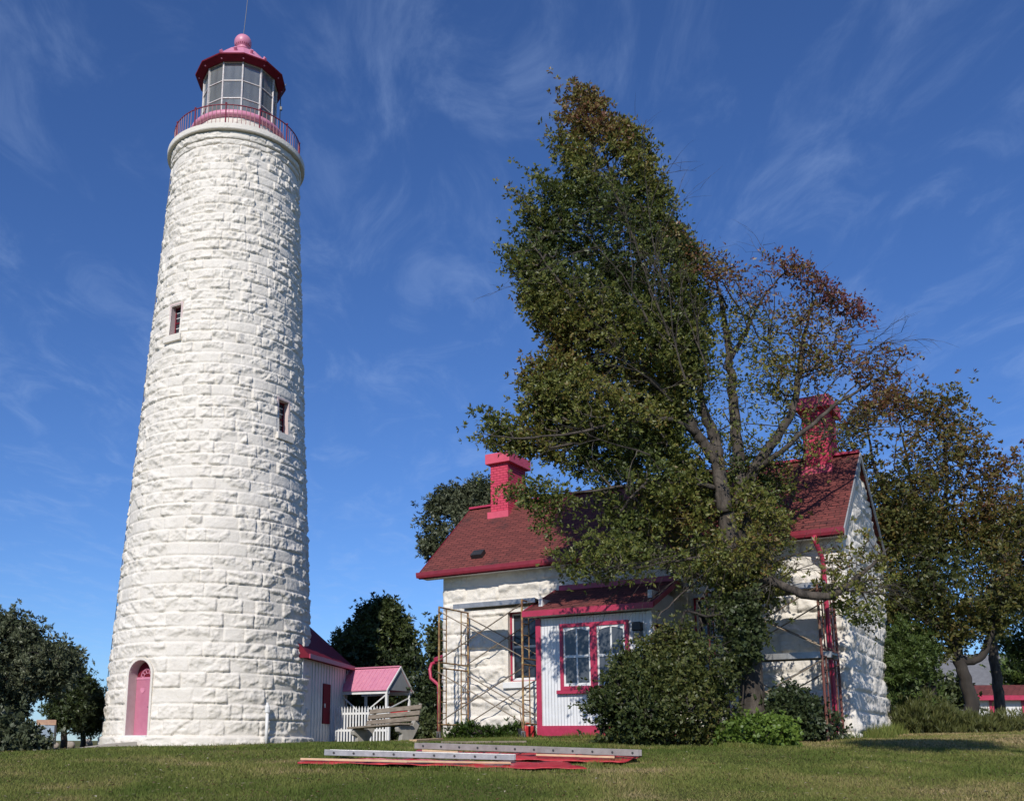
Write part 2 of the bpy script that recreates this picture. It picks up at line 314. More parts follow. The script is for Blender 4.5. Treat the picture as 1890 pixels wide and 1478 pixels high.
# ------------------------------------------------------------------ rock-faced masonry height field
def vnoise(u, v, seed, sc):
    rs = np.random.RandomState(seed); L = rs.rand(256, 256)
    x = u * sc; y = v * sc; xi = np.floor(x).astype(int); yi = np.floor(y).astype(int); fx = x - xi; fy = y - yi
    fx = fx * fx * (3 - 2 * fx); fy = fy * fy * (3 - 2 * fy)
    g = lambda i, j: L[i % 256, j % 256]
    return (g(xi, yi) * (1 - fx) + g(xi + 1, yi) * fx) * (1 - fy) + (g(xi, yi + 1) * (1 - fx) + g(xi + 1, yi + 1) * fx) * fy
def rockface(U, V, rows, umax, seed, bmin=.45, bmax=1.15, amp=.07, joint=.022):
    """U,V arrays in metres; rows = course boundaries; returns outward relief"""
    rs = np.random.RandomState(seed); H = np.zeros_like(U)
    ri = np.clip(np.searchsorted(rows, V, side='right') - 1, 0, len(rows) - 2)
    for k in range(len(rows) - 1):
        m = ri == k
        if not m.any(): continue
        b = [-rs.uniform(0, bmax)]
        while b[-1] < umax: b.append(b[-1] + rs.uniform(bmin, bmax) * (1 if rs.rand() > .12 else .6))
        b = np.array(b); b = b[:]; b[-1] = max(b[-1], umax + .01); b[0] = min(b[0], -.01)
        nb = len(b); bi = np.clip(np.searchsorted(b, U[m], side='right') - 1, 0, nb - 2)
        u0 = b[bi]; u1 = b[bi + 1]; v0 = rows[k]; v1 = rows[k + 1]
        u = U[m]; v = V[m]
        wob = (vnoise(u, v, seed + 5, 6.0) - .5) * .022
        dv_ = np.minimum(v - v0, v1 - v) + wob; du_ = np.minimum(u - u0, u1 - u) + wob
        # low side edges: chisel to a rough pillow
        p = (u - (u0 + u1) / 2); q = (v - (v0 + v1) / 2)
        body = np.full(u.shape, 9.0); flat = rs.rand(nb) < .12
        for j in range(5):
            ax = rs.normal(0, .16, nb); ay = rs.normal(0.16, .27, nb); c = rs.uniform(.45, 1.15, nb) * amp
            body = np.minimum(body, ax[bi] * p + ay[bi] * q + c[bi])
        for j in range(2):
            ax = rs.normal(0, .3, nb); ay = rs.normal(0, .5, nb); c = rs.uniform(-.5, .35, nb) * amp
            body = np.maximum(body, np.minimum(ax[bi] * p + ay[bi] * q + c[bi], amp * .95))
        n = (vnoise(u, v, seed + 11, 7.5) - .5) * .55 + (vnoise(u + 3.3, v * 1.3, seed + 13, 15) - .5) * .38 + (vnoise(u, v + 7.1, seed + 17, 29) - .5) * .26
        body = body + n * amp * 1.05
        body = np.where(flat[bi], amp * .33 + n * amp * .3, body)
        body = np.clip(body, amp * .1, amp * 1.65)
        e = np.sqrt(np.clip((dv_ - joint * .45) / .048, 0, 1)) * (.34 + .66 * np.sqrt(np.clip((du_ - joint * .2) / .035, 0, 1)))
        H[m] = e * (body + .012) - .0
    return H
def grid_faces(nu, nv, wrap=False):
    i = np.arange(nu if wrap else nu - 1); j = np.arange(nv - 1)
    I, J = np.meshgrid(i, j, indexing='ij'); I2 = (I + 1) % nu
    return np.stack([I * nv + J, I2 * nv + J, I2 * nv + J + 1, I * nv + J + 1], -1).reshape(-1, 4)

# ================================================================== GROUND, WATER, PATH
gx = np.unique(np.concatenate([np.arange(-26, 30, .35), np.arange(-80, -26, 3), np.arange(30, 90, 3), [-3000, -1200, -500, -250, -140, -100, 110, 160, 300, 700, 1500, 3000]]))
gy = np.unique(np.concatenate([np.arange(-12, 6, 2), np.arange(6, 34, .3), np.arange(34, 90, 1.5), [-60, -30, 100, 130, 180, 300, 600, 1500, 4000]]))
GX, GY = np.meshgrid(gx, gy, indexing='ij'); GZ = ground(GX, np.clip(GY, -20, 90))
GZ = np.where(GY < -12, GZ + 0, GZ)
lawn = npmesh('lawn', np.stack([GX, GY, GZ], -1).reshape(-1, 3), grid_faces(len(gx), len(gy)), M['lawn'], smooth=True)
tag(lawn, kind='structure')
w = MB().add([(-9000, 40, -7.2), (9000, 40, -7.2), (9000, 15000, -7.2), (-9000, 15000, -7.2)], [(0, 1, 2, 3)])
tag(obj('lake_water', w, M['water']), kind='structure')
# ================================================================== LIGHTHOUSE
TX, TY = -8.29058, 35.97468
TB = (TX, TY, -.25)
def TR(z): return np.interp(z, [-.5, .12, .17, 2.2, 4.8, 10.2, 12, 17.8, 20.2, 22.4], [3.72, 3.71, 3.585, 3.54, 3.40, 3.10, 2.99, 2.68, 2.56, 2.45])
lt = thing('lighthouse', 'tall round white stone lighthouse tower with pink lantern roof', 'lighthouse', TB)
hts = [-.4]; rows = [-.4, .15]; z = .15
while z < 22.0:
    z += np.interp(z, [0, 4.7, 12, 16, 21, 22.4], [.525, .49, .42, .415, .35, .33]); rows.append(z)
rows[-1] = 22.28; rows = np.array(rows)
nA = 660; tv = np.linspace(0, 2 * np.pi, nA, endpoint=False); zv = np.concatenate([np.arange(-.4, 22.28, .036), [22.28]])
TT, ZZ = np.meshgrid(tv, zv, indexing='ij')
H = rockface(TT * 3.05, ZZ, rows, 2 * np.pi * 3.05, 7, .5, 1.15, .082)
# openings on the tower: (angle, half width, z0, z1, arched)
OPEN = [(-2.062, .50, .16, 2.66, True), (-2.095, .25, 14.5, 15.72, False), (-.566, .27, 11.02, 12.32, False)]
def inside_open(a, hw, z0, z1, arch, T, Z, Rz, g=0.0):
    da = (T - a + np.pi) % (2 * np.pi) - np.pi; t = da * Rz; m = (np.abs(t) < hw + g) & (Z > z0 - g) & (Z < z1 + g)
    if arch: m &= ~((Z > z1 - hw) & (t * t + (Z - z1 + hw) ** 2 > (hw + g) ** 2))
    return m
RZ = TR(ZZ); near = np.zeros_like(H, bool); cut = np.zeros_like(H, bool)
for o in OPEN:
    near |= inside_open(*o, TT, ZZ, RZ, .10); cut |= inside_open(*o, TT, ZZ, RZ, -.0)
H = np.where(near, np.minimum(H, .02), H)
RR = RZ + H
V = np.stack([TX + RR * np.cos(TT), TY + RR * np.sin(TT), ZZ], -1).reshape(-1, 3) - np.array(TB)
Q = grid_faces(nA, len(zv), wrap=True); c = cut.ravel(); Q = Q[~(c[Q].all(1))]
npmesh('tower_wall', V, Q, M['stone'], lt)
def tl(a): return Matrix.Translation((TX - TB[0], TY - TB[1], -TB[2])) @ Matrix.Rotation(a, 4, 'Z')   # local: x outward, y tangential
def arch_pts(hw, z0, z1, n=14):
    P = [(-hw, z0)]
    for k in range(n + 1):
        t = math.pi - math.pi * k / n; P.append((hw * math.cos(t), z1 - hw + hw * math.sin(t)))
    return P + [(hw, z0)]
def ring(mb, inner, outer, x0, x1, closed=False):
    n = len(inner); vs = []
    for (p, x) in ((inner, x0), (outer, x0), (inner, x1), (outer, x1)): vs += [(x, a, b) for a, b in p]
    fs = []
    for i in range(n if closed else n - 1):
        j = (i + 1) % n
        fs += [(i, j, n + j, n + i), (2 * n + i, 3 * n + i, 3 * n + j, 2 * n + j), (i, 2 * n + i, 2 * n + j, j), (n + i, n + j, 3 * n + j, 3 * n + i)]
    if not closed:
        for i in (0, n - 1): fs.append((i, n + i, 3 * n + i, 2 * n + i))
    mb.add(vs, fs); return mb
# door
a, hw, z0, z1, _ = OPEN[0]; Rd = float(TR(1.2))
mb = ring(MB(), arch_pts(hw, z0, z1), arch_pts(hw + .075, z0, z1 + .075), Rd - .45, Rd + .02)
ds = obj('door_surround', mb.xf(tl(a)), M['stone'], lt)
mb = ring(MB(), arch_pts(hw - .015, z0 + .01, z1 - .015), arch_pts(hw - .004, z0, z1 - .004), Rd - .40, Rd + .02)
obj('door_jamb', mb.xf(tl(a)), M['jamb'], lt)
mb = MB(); mb.bb(Rd - .40, Rd - .345, -hw + .02, hw - .02, z0, 2.02)
dr = obj('door', mb.xf(tl(a)), M['pinkdoor'], lt, bevel=.004)
mb = MB(); mb.bb(Rd - .345, Rd - .315, .24, .29, 1.02, 1.2); mb.bar((Rd - .315, .265, 1.12), (Rd - .26, .265, 1.12), .02); mb.bar((Rd - .26, .27, 1.12), (Rd - .26, .16, 1.10), .022)
obj('door_handle', mb.xf(tl(a)), M['black'], dr)
mb = MB(); mb.poly([(Rd - .343, -.28, 1.66), (Rd - .343, -.24, 1.6), (Rd - .343, -.18, 1.56), (Rd - .343, -.12, 1.6), (Rd - .343, -.08, 1.66), (Rd - .343, -.09, 1.74), (Rd - .343, -.27, 1.74)], (.012, 0, 0))
obj('door_plaque', mb.xf(tl(a)), M['pink'], dr)
mb = MB(); mb.bb(Rd - .40, Rd - .33, -hw + .02, hw - .02, 2.02, 2.1); obj('transom_bar', mb.xf(tl(a)), M['pink'], lt, bevel=.005)
mb = MB(); P = [p for p in arch_pts(hw - .02, 2.1, z1 - .02, 16)]; mb.poly([(Rd - .40, y, z) for y, z in P], (.03, 0, 0))
fl = obj('fanlight', mb.xf(tl(a)), M['crimdark'], lt)
mb = MB()
for k in range(5):
    t = math.pi * (k + .5) / 5; cy, cz_ = .22 * math.cos(t), 2.12 + .17 * math.sin(t)
    mb.tube([(Rd - .355, cy + .065 * math.cos(s), cz_ + .065 * math.sin(s)) for s in np.linspace(0, 6.283, 13)], .012, 6)
mb.tube([(Rd - .355, .3 * math.cos(s), 2.12 + .26 * math.sin(s)) for s in np.linspace(0, 3.14, 13)], .013, 6)
obj('scrollwork', mb.xf(tl(a)), M['pink'], fl)
mb = MB(); mb.bb(Rd - .5, Rd + .13, -hw - .04, hw + .04, .03, z0 + .005); obj('threshold', mb.xf(tl(a)), M['white'], lt, bevel=.01)
mb = MB(); mb.bb(Rd - .47, Rd - .42, -hw - .05, hw + .05, z0, z1 + .05); obj('door_backing', mb.xf(tl(a)), M['black'], lt)
# windows
def tower_window(o, revm):
    a, hw, z0, z1, _ = o; Rw = float(TR((z0 + z1) / 2)); rz0 = float(TR(z0)); rz1 = float(TR(z1))
    sq = lambda h, e=0: [(-h, z0 - e), (-h, z1 + e), (h, z1 + e), (h, z0 - e)]
    mb = ring(MB(), sq(hw), sq(hw + .075, .075), Rw - .34, min(rz0, rz1) + .035, closed=True); wn = obj('window', mb.xf(tl(a)), revm, lt)
    mb = MB(); x = Rw - .26
    for y in (-hw + .02, hw - .02): mb.bb(x - .03, x + .03, y - .022, y + .022, z0, z1)
    for zz_ in (z0 + .03, (z0 + z1) / 2, z1 - .03): mb.bb(x - .026, x + .026, -hw + .03, hw - .03, zz_ - .025, zz_ + .025)
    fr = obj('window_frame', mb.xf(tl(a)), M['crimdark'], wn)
    mb = MB(); mb.bb(x - .015, x + .015, -.014, .014, z0, z1)
    for k in (1, 2, 4, 5): zc = z0 + (z1 - z0) * k / 6; mb.bb(x - .012, x + .012, -hw + .03, hw - .03, zc - .012, zc + .012)
    obj('glazing_bars', mb.xf(tl(a)), M['white'], wn)
    mb = MB(); mb.bb(x - .008, x + .0, -hw, hw, z0, z1); obj('pane', mb.xf(tl(a)), M['glass'], wn)
    mb = MB(); mb.bb(Rw - .34, float(TR(z0)) + .13, -hw - .17, hw + .17, z0 - .27, z0 - .004)
    obj('sill', mb.xf(tl(a)), M['stone'], wn, bevel=.02)
tower_window(OPEN[1], M['jamb']); tower_window(OPEN[2], M['jamb'])
# cornice rings (rock faced) and top slab
cl = lambda mb: MB
def rockring(name, z0, z1, Rr, amp, seed, prof=None):
    na = 620; t = np.linspace(0, 2 * np.pi, na, endpoint=False); zc = np.linspace(z0, z1, 12)
    T2, Z2 = np.meshgrid(t, zc, indexing='ij'); h = rockface(T2 * Rr, Z2, np.array([z0, z1]), 2 * np.pi * Rr, seed, .6, 1.1, amp, .02)
    lean = (Z2 - z0) / (z1 - z0) * (prof or 0); r = Rr + h + lean
    V = np.stack([r * np.cos(T2), r * np.sin(T2), Z2 - TB[2]], -1)
    V = np.concatenate([(np.stack([(Rr - .5) * np.cos(t), (Rr - .5) * np.sin(t), 0 * t + z0 - TB[2]], -1))[:, None], V, (np.stack([(Rr - .5) * np.cos(t), (Rr - .5) * np.sin(t), 0 * t + z1 - TB[2]], -1))[:, None]], 1)
    V[..., 2] += 0; npmesh(name, V.reshape(-1, 3), grid_faces(na, V.shape[1], True), M['stone'], lt)
rockring('cornice', 22.275, 22.50, 2.50, .05, 31); rockring('cornice', 22.505, 22.795, 2.55, .065, 33, .0)
mb = MB().lathe([(1.6, 22.80), (2.715, 22.80), (2.735, 22.83), (2.735, 23.02), (2.70, 23.05), (1.6, 23.06)], (TX, TY), 96, closed=True); obj('gallery_slab', mb, M['stone'], lt, off=TB, smooth=False)
dz = np.array([23.05, 23.35, 23.62, 23.94]); 
def drum():
    na = 420; t = np.linspace(0, 2 * np.pi, na, endpoint=False); zc = np.linspace(23.05, 23.94, 30); T2, Z2 = np.meshgrid(t, zc, indexing='ij')
    h = rockface(T2 * 1.78, Z2, dz, 2 * np.pi * 1.78, 41, .5, .9, .03, .015); r = 1.76 + h
    npmesh('parapet_drum', np.stack([r * np.cos(T2), r * np.sin(T2), Z2 - TB[2]], -1).reshape(-1, 3), grid_faces(na, 30, True), M['stone'], lt)
drum()
mb = MB().lathe([(1.45, 23.94), (1.80, 23.93), (1.90, 23.97), (1.93, 24.06), (1.91, 24.15), (1.84, 24.22), (1.6, 24.24), (1.45, 24.24)], (TX, TY), 72, closed=True); obj('parapet_coping', mb, M['pink'], lt, off=TB, smooth=True)
# gallery railing
RL = obj('gallery_railing', MB().lathe([(2.50 + .024 * math.cos(t), 23.95 + .024 * math.sin(t)) for t in np.linspace(0, 6.283, 7)[:-1]], (TX, TY), 96, closed=True).lathe([(2.50 + .016 * math.cos(t), 23.14 + .016 * math.sin(t)) for t in np.linspace(0, 6.283, 7)[:-1]], (TX, TY), 96, closed=True), M['railred'], lt, off=TB, smooth=True)
for k in range(96):
    t = 2 * math.pi * k / 96
    if k % 8: obj('baluster', MB().tube([(TX + 2.5 * math.cos(t), TY + 2.5 * math.sin(t), z) for z in (23.13, 23.95)], .0135, 5), M['railred'], RL, off=TB)
for k in range(12):
    t = 2 * math.pi * k / 12 + .02; x, y = TX + 2.5 * math.cos(t), TY + 2.5 * math.sin(t)
    mb = MB().tube([(x, y, 23.05), (x, y, 23.97)], .028, 8).tube([(x, y, 23.97), (x, y, 24.0), (x, y, 24.03), (x, y, 24.05)], [.03, .045, .04, .012], 8)
    mb.tube([(x, y, 23.1), (x + .0 - .25 * math.cos(t), y - .25 * math.sin(t), 23.06)], .014, 6)
    obj('rail_post', mb, M['railred'], RL, off=TB)
# lantern
A0 = math.atan2(-TY, -TX) + .03; NL = 12; RG = 1.47
LN = obj('lantern_base', MB().lathe([(1.35, 24.2), (1.50, 24.2), (1.50, 24.42), (1.35, 24.44)], (TX, TY), NL, A0, True), M['crimdark'], lt, off=TB)
def lv(k, r, z): t = A0 + 2 * math.pi * k / NL; return (TX + r * math.cos(t), TY + r * math.sin(t), z)
for k in range(NL):
    obj('mullion', MB().bar(lv(k, RG, 24.4), lv(k, RG, 26.68), .055, .075, up=(math.cos(A0 + 2 * math.pi * k / NL), math.sin(A0 + 2 * math.pi * k / NL), 0)), M['sashgrey'], lt, off=TB)
for z_ in (25.02, 25.80, 26.62):
    mb = MB()
    for k in range(NL): mb.bar(lv(k, RG, z_), lv(k + 1, RG, z_), .035, .035)
    obj('glazing_rail', mb, M['sashgrey'], lt, off=TB)
for k in range(NL):
    obj('lantern_pane', MB().add([lv(k, RG - .012, 24.42), lv(k + 1, RG - .012, 24.42), lv(k + 1, RG - .012, 26.66), lv(k, RG - .012, 26.66)], [(0, 1, 2, 3)]), M['clear'], lt, off=TB)
obj('lantern_ceiling', MB().lathe([(.02, 27.25), (.6, 27.1), (1.1, 26.85), (1.5, 26.64), (1.5, 26.60), (1.05, 26.8), (.55, 27.05), (.02, 27.2)], (TX, TY), NL, A0, True), M['lgrey'], lt, off=TB)
# back wall sheets and vent blinds inside
mb = MB()
for k in (2, 3): 
    for q in range(7): mb.bar([a_ * .97 + b_ * .03 for a_, b_ in zip(lv(k, 1.30, 25.95 + q * .1), lv(k + 1, 1.30, 25.95 + q * .1))], [a_ * .1 + b_ * .9 for a_, b_ in zip(lv(k, 1.30, 25.95 + q * .1), lv(k + 1, 1.30, 25.95 + q * .1))], .03, .05)
obj('louvre_blind', mb, M['sashgrey'], lt, off=TB)
mb = MB()
for k in range(5, 10): mb.add([lv(k, 1.40, 25.05), lv(k + 1, 1.40, 25.05), lv(k + 1, 1.40, 26.7), lv(k, 1.40, 26.7)], [(0, 1, 2, 3)])
obj('inner_screen', mb, M['lgrey'], lt, off=TB)
mb = MB().lathe([(.02, 25.0), (.36, 25.0), (.48, 25.2), (.42, 25.28), (.55, 25.42), (.47, 25.5), (.57, 25.66), (.47, 25.82), (.55, 25.9), (.42, 26.04), (.46, 26.12), (.3, 26.32), (.02, 26.36)], (TX, TY), 32)
obj('lens', mb, M['clear'], lt, off=TB, smooth=True)
obj('lens_pedestal', MB().lathe([(.02, 24.2), (.22, 24.2), (.16, 24.4), (.16, 24.8), (.3, 25.0), (.02, 25.0)], (TX, TY), 20), M['lgrey'], lt, off=TB)
# roof
rf = obj('lantern_roof', MB().lathe([(1.0, 26.76), (1.82, 26.76), (1.83, 26.80), (1.55, 27.02), (1.22, 27.36), (.95, 27.70), (.66, 27.93), (.36, 28.06), (.02, 28.08)], (TX, TY), NL, A0), M['pink'], lt, off=TB)
obj('roof_fascia', MB().lathe([(1.40, 26.64), (1.50, 26.63), (1.56, 26.60), (1.84, 26.735), (1.85, 26.785), (1.80, 26.79)], (TX, TY), NL, A0), M['crimdark'], rf, off=TB)
for k in range(NL):
    obj('rivet', MB().lathe([(0, -.02), (.02, -.02), (.035, 0), (.02, .03), (0, .03)], (0, 0), 8).xf(Matrix.Translation(Vector(lv(k, 1.68, 26.64)))), M['pink'], rf, off=TB)
    t = A0 + 2 * math.pi * (k + .5) / NL
    obj('roof_vent', MB().tube([(TX + 1.16 * math.cos(t), TY + 1.16 * math.sin(t), 27.34), (TX + 1.28 * math.cos(t), TY + 1.28 * math.sin(t), 27.44)], [.07, .075], 8), M['pink'], rf, off=TB)
fb = obj('finial_ball', MB().lathe([(.02, 28.05), (.32, 28.05), (.32, 28.10), (.22, 28.13), (.20, 28.26), (.25, 28.28), (.25, 28.33)] + [(.36 * math.cos(t), 28.61 + .36 * math.sin(t)) for t in np.linspace(-.9, 1.57, 14)], (TX, TY), 32), M['pink'], rf, off=TB, smooth=True)
for k in range(20): pass
for k in range(22):
    t = 2 * math.pi * k / 22; obj('ball_vent', MB().tube([(TX + r * math.cos(t), TY + r * math.sin(t), 28.44) for r in (.3, .325)], .018, 6), M['crimdark'], rf, off=TB)
obj('lightning_rod', MB().tube([(TX, TY, 28.94), (TX + .08, TY, 30.2), (TX + .22, TY, 33.2)], [.012, .012, .008], 5), M['black'], lt, off=TB)
mb = MB()
for s_ in (1,): mb.tube([(TX + 1.66 * math.cos(A0 + s_ * 1.35), TY + 1.66 * math.sin(A0 + s_ * 1.35), z_) for z_ in (24.2, 26.2)], .02, 6).tube([(TX + 1.66 * math.cos(A0 + 1.35), TY + 1.66 * math.sin(A0 + 1.35), 26.2), (TX + 1.86 * math.cos(A0 + 1.35), TY + 1.83 * math.sin(A0 + 1.35), 26.75)], .015, 5)
mb.box((TX + 1.69 * math.cos(A0 + 1.35), TY + 1.69 * math.sin(A0 + 1.35), 25.6), (.09, .09, .14))
obj('service_pipe', mb, M['black'], lt, off=TB)
# conductor cable down the left flank
ac = -2.98
mb = MB().tube([(TX + (float(TR(z_)) + .12) * math.cos(ac), TY + (float(TR(z_)) + .12) * math.sin(ac), z_) for z_ in np.linspace(0, 22.2, 24)], .014, 5)
obj('conductor_cable', mb, M['black'], lt, off=TB)
# white standpipe in front of the tower
P0 = (TX + 3.86 * math.cos(-.842), TY + 3.86 * math.sin(-.842))
sp_ = thing('vent_pipe', 'slim white standpipe with a capped top at the foot of the lighthouse', 'pipe', (P0[0], P0[1], -.2))
obj('pipe', MB().tube([(0, 0, 0), (0, 0, 1.18)], .055, 10), M['white'], sp_, smooth=True)
obj('cap', MB().tube([(0, 0, 1.14), (0, 0, 1.32), (0, 0, 1.40), (0, 0, 1.46)], [.085, .085, .05, .045], 10), M['white'], sp_)
# door path
pm = MB(); e1 = [gpt(x, y) for x, y in ((92, 1383), (180, 1378), (262, 1371), (272, 1366))]
e2 = [gpt(x, y) for x, y in ((92, 1377.5), (150, 1374), (215, 1368.5), (262, 1362))]
n = 16; vs = []; 
dpos = Vector((TX + 4.0 * math.cos(OPEN[0][0]), TY + 4.0 * math.sin(OPEN[0][0]), 0)); far = Vector((TX - 9, TY - 6.8, 0))
dirp = (far - dpos).normalized(); side = Vector((-dirp.y, dirp.x, 0))
for k in range(n + 1):
    p = dpos.lerp(far, k / n) - dirp * .25 * (k == 0); 
    for s_ in (-.8, .8):
        q = p + side * s_; g = max(float(ground(q.x, q.y)) + .02, -.03 - .07 * k); vs.append((q.x, q.y, g))
        vs.append((q.x, q.y, g - .3))
fs = []
for k in range(n):
    b = 4 * k; fs += [(b, b + 2, b + 6, b + 4), (b, b + 4, b + 5, b + 1), (b + 2, b + 3, b + 7, b + 6)]
fs.append((0, 1, 3, 2)); tag(obj('path', MB().add(vs, fs), M['pathm']), kind='structure')
# ================================================================== KEEPER'S HOUSE  (local: x = right along front, y = depth, z up)
HA = (8.850745, 21.0, 0.09957)
hs_ = thing('stone_cottage', 'white painted stone cottage with dark red shingle roof and crimson trim', 'house', HA, -TH)
HM = Matrix.Translation(HA) @ Matrix.Rotation(-TH, 4, 'Z')
def hpt(X, Y, Z): return HM @ Vector((X, Y, Z))
L, W, ZE, ZR = 10.45, 4.66, 4.45, 6.82; SL = (ZR - ZE) / (W / 2 + .42)
hrows = np.array([-.5, .12, .56, 1.0, 1.42, 1.86, 2.30, 2.74, 3.18, 3.60, 4.02, 4.5, 4.95, 5.4, 5.85, 6.3, 6.8])
def panel(name, width, z1, fn, openings, seed, topfn=None, res=.034, amp=.085):
    uu = np.append(np.arange(0, width, res), width); vv = np.append(np.arange(-.5, z1, res), z1)
    U_, V_ = np.meshgrid(uu, vv, indexing='ij'); h = rockface(U_, V_, hrows, width, seed, .5, 1.3, amp)
    edge = np.clip(np.minimum(U_, width - U_) / .09, 0, 1); h = h * edge
    cutm = np.zeros(U_.shape, bool)
    for (a, b, c_, d) in openings:
        cutm |= (U_ > a) & (U_ < b) & (V_ > c_) & (V_ < d)
        nr = (U_ > a - .08) & (U_ < b + .08) & (V_ > c_ - .08) & (V_ < d + .08); h = np.where(nr, np.minimum(h, .015), h)
    if topfn is not None: V_ = np.minimum(V_, topfn(U_))
    X_, Y_ = fn(U_, h); VV = np.stack([X_, Y_, V_], -1).reshape(-1, 3); Q = grid_faces(len(uu), len(vv)); cc = cutm.ravel()
    return npmesh(name, VV, Q[~cc[Q].all(1)], M['stone'], hs_)
WL = (2.02, 3.56, 1.42, 3.27)     # left front window in panel u (from the left corner)
WR = (7.0, 7.95, 1.42, 3.27)     # right front window
gtop = lambda U_: ZE + (np.minimum(U_, W - U_) + .42) * SL - .09
panel('front_wall', L, 4.5, lambda u, h: (u - L, -h), [WL, WR], 101)
panel('gable_wall', W, 6.8, lambda u, h: (h, u), [], 103, gtop, .03, .062)
panel('gable_wall', W, 6.8, lambda u, h: (-L - h, W - u), [], 105, gtop, .06)
panel('rear_wall', L, 4.5, lambda u, h: (-u, W + h), [], 107, None, .07)
# roof slabs
def slab(mb, x0, x1, y0, z0, y1, z1, th=.1):
    return mb.add([(x0, y0, z0), (x1, y0, z0), (x1, y1, z1), (x0, y1, z1), (x0, y0, z0 - th), (x1, y0, z0 - th), (x1, y1, z1 - th), (x0, y1, z1 - th)], [(0, 1, 2, 3), (7, 6, 5, 4), (0, 4, 5, 1), (1, 5, 6, 2), (2, 6, 7, 3), (3, 7, 4, 0)])
XL, XR = -10.98, .12
rf = obj('roof', slab(slab(MB(), XL, XR, -.42, ZE, W / 2, ZR), XL, XR, W + .42, ZE, W / 2 + .001, ZR - .001), M['shingle'], hs_)
obj('ridge_cap', MB().bar((XL, W / 2, ZR + .03), (XR, W / 2, ZR + .03), .2, .06), M['crim'], rf)
obj('bargeboard', slab(MB(), XR + .002, XR + .03, -.42, ZE + .01, W / 2, ZR + .01, .17), M['greywall'], rf); obj('bargeboard', slab(MB(), XR + .002, XR + .03, W + .42, ZE + .01, W / 2, ZR + .01, .17), M['greywall'], rf)
obj('bargeboard', slab(MB(), XL - .03, XL - .002, -.42, ZE + .01, W / 2, ZR + .01, .15), M['crimdark'], rf)
mb = MB(); mb.bb(XL, XR, -.40, .0, ZE - .135, ZE - .105); obj('soffit', mb, M['white'], rf)
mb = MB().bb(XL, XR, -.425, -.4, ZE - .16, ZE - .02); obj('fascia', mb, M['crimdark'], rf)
gp = [(-.43, .02), (-.435, -.06), (-.47, -.115), (-.52, -.12), (-.545, -.06), (-.555, .03), (-.54, .03), (-.53, -.05), (-.51, -.1), (-.475, -.1), (-.445, -.05)]
n = len(gp); vs = [(x, y, ZE + z_ - .02) for x in (XL - .02, XR + .02) for y, z_ in gp]
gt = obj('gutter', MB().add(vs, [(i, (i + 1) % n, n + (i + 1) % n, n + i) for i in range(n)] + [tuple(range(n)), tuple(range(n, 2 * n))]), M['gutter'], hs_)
# chimneys
for xc in (-9.69, -.78):
    yf = 1.83; yb = 2.94; hw = .29
    ch = obj('chimney', MB().bb(xc - hw, xc + hw, yf, yb, 5.9, 7.98), M['brickred'], hs_)
    obj('chimney_cap', MB().bb(xc - .41, xc + .41, yf - .12, yb + .12, 7.96, 8.27), M['cap'], ch, bevel=.015)
    obj('flashing', MB().bb(xc - hw - .06, xc + hw + .06, yf - .10, yb + .1, 6.2, 6.50), M['cap'], ch)
    obj('flue', MB().tube([(xc, (yf + yb) / 2, 8.2), (xc, (yf + yb) / 2, 8.36)], .13, 12), M['rock'], ch)
# roof vent box
vx = -9.15; vy = -.02; vz = ZE + .40 * SL
obj('roof_vent', MB().box((-9.33, .02, ZE + .44 * SL + .06), (.34, .26, .17), M=Matrix.Rotation(math.atan(SL), 4, 'X')), M['black'], rf)
# stone windows of the front wall
def sash_window(parent, x0, x1, z0, z1, yrec, glass, arch=False, frame=M['crim'], cols=2, sash=M['white'], name='window', fw=.07, mid=True):
    fr = MB(); y0, y1 = yrec - .03, yrec + .05
    fr.bb(x0, x0 + fw, y0, y1, z0, z1).bb(x1 - fw, x1, y0, y1, z0, z1).bb(x0 + fw, x1 - fw, y0, y1, z1 - fw, z1).bb(x0 + fw, x1 - fw, y0, y1, z0, z0 + fw)
    wn = obj(name, fr, frame, parent)
    a, b, c_, d = x0 + fw, x1 - fw, z0 + fw, z1 - fw; s = MB(); t = .045; zm = (c_ + d) / 2
    ys0, ys1 = yrec, yrec + .035
    s.bb(a, a + t, ys0, ys1, c_, d).bb(b - t, b, ys0, ys1, c_, d).bb(a + t, b - t, ys0, ys1, c_, c_ + .07)
    if not arch: s.bb(a + t, b - t, ys0, ys1, d - t, d)
    if mid: s.bb(a + t, b - t, ys0 - .006, ys1, zm - .03, zm + .03)
    for k in range(1, cols): xm = a + (b - a) * k / cols; s.bb(xm - .02, xm + .02, ys0 + .004, ys1 - .004, c_ + .07, d - t if not arch else d - .02)
    if arch:
        nn = 10; rise = .085; xs = [a + (b - a) * k / nn for k in range(nn + 1)]
        lo_ = [(x, ys0 - .002, d - t - rise * (2 * (k / nn) - 1) ** 2) for k, x in enumerate(xs)]; hi_ = [(x, ys0 - .002, d) for x in xs]
        m_ = nn + 1; vs = lo_ + hi_ + [(x, ys1, z_) for x, y, z_ in lo_] + [(x, ys1, z_) for x, y, z_ in hi_]; fs = []
        for k in range(nn): fs += [(k, k + 1, m_ + k + 1, m_ + k), (2 * m_ + k, 3 * m_ + k, 3 * m_ + k + 1, 2 * m_ + k + 1), (k, 2 * m_ + k, 2 * m_ + k + 1, k + 1)]
        s.add(vs, fs)
    obj('sash', s, sash, wn); obj('pane', MB().bb(a + .01, b - .01, yrec + .012, yrec + .02, c_ + .01, d - .01), glass, wn)
    return wn
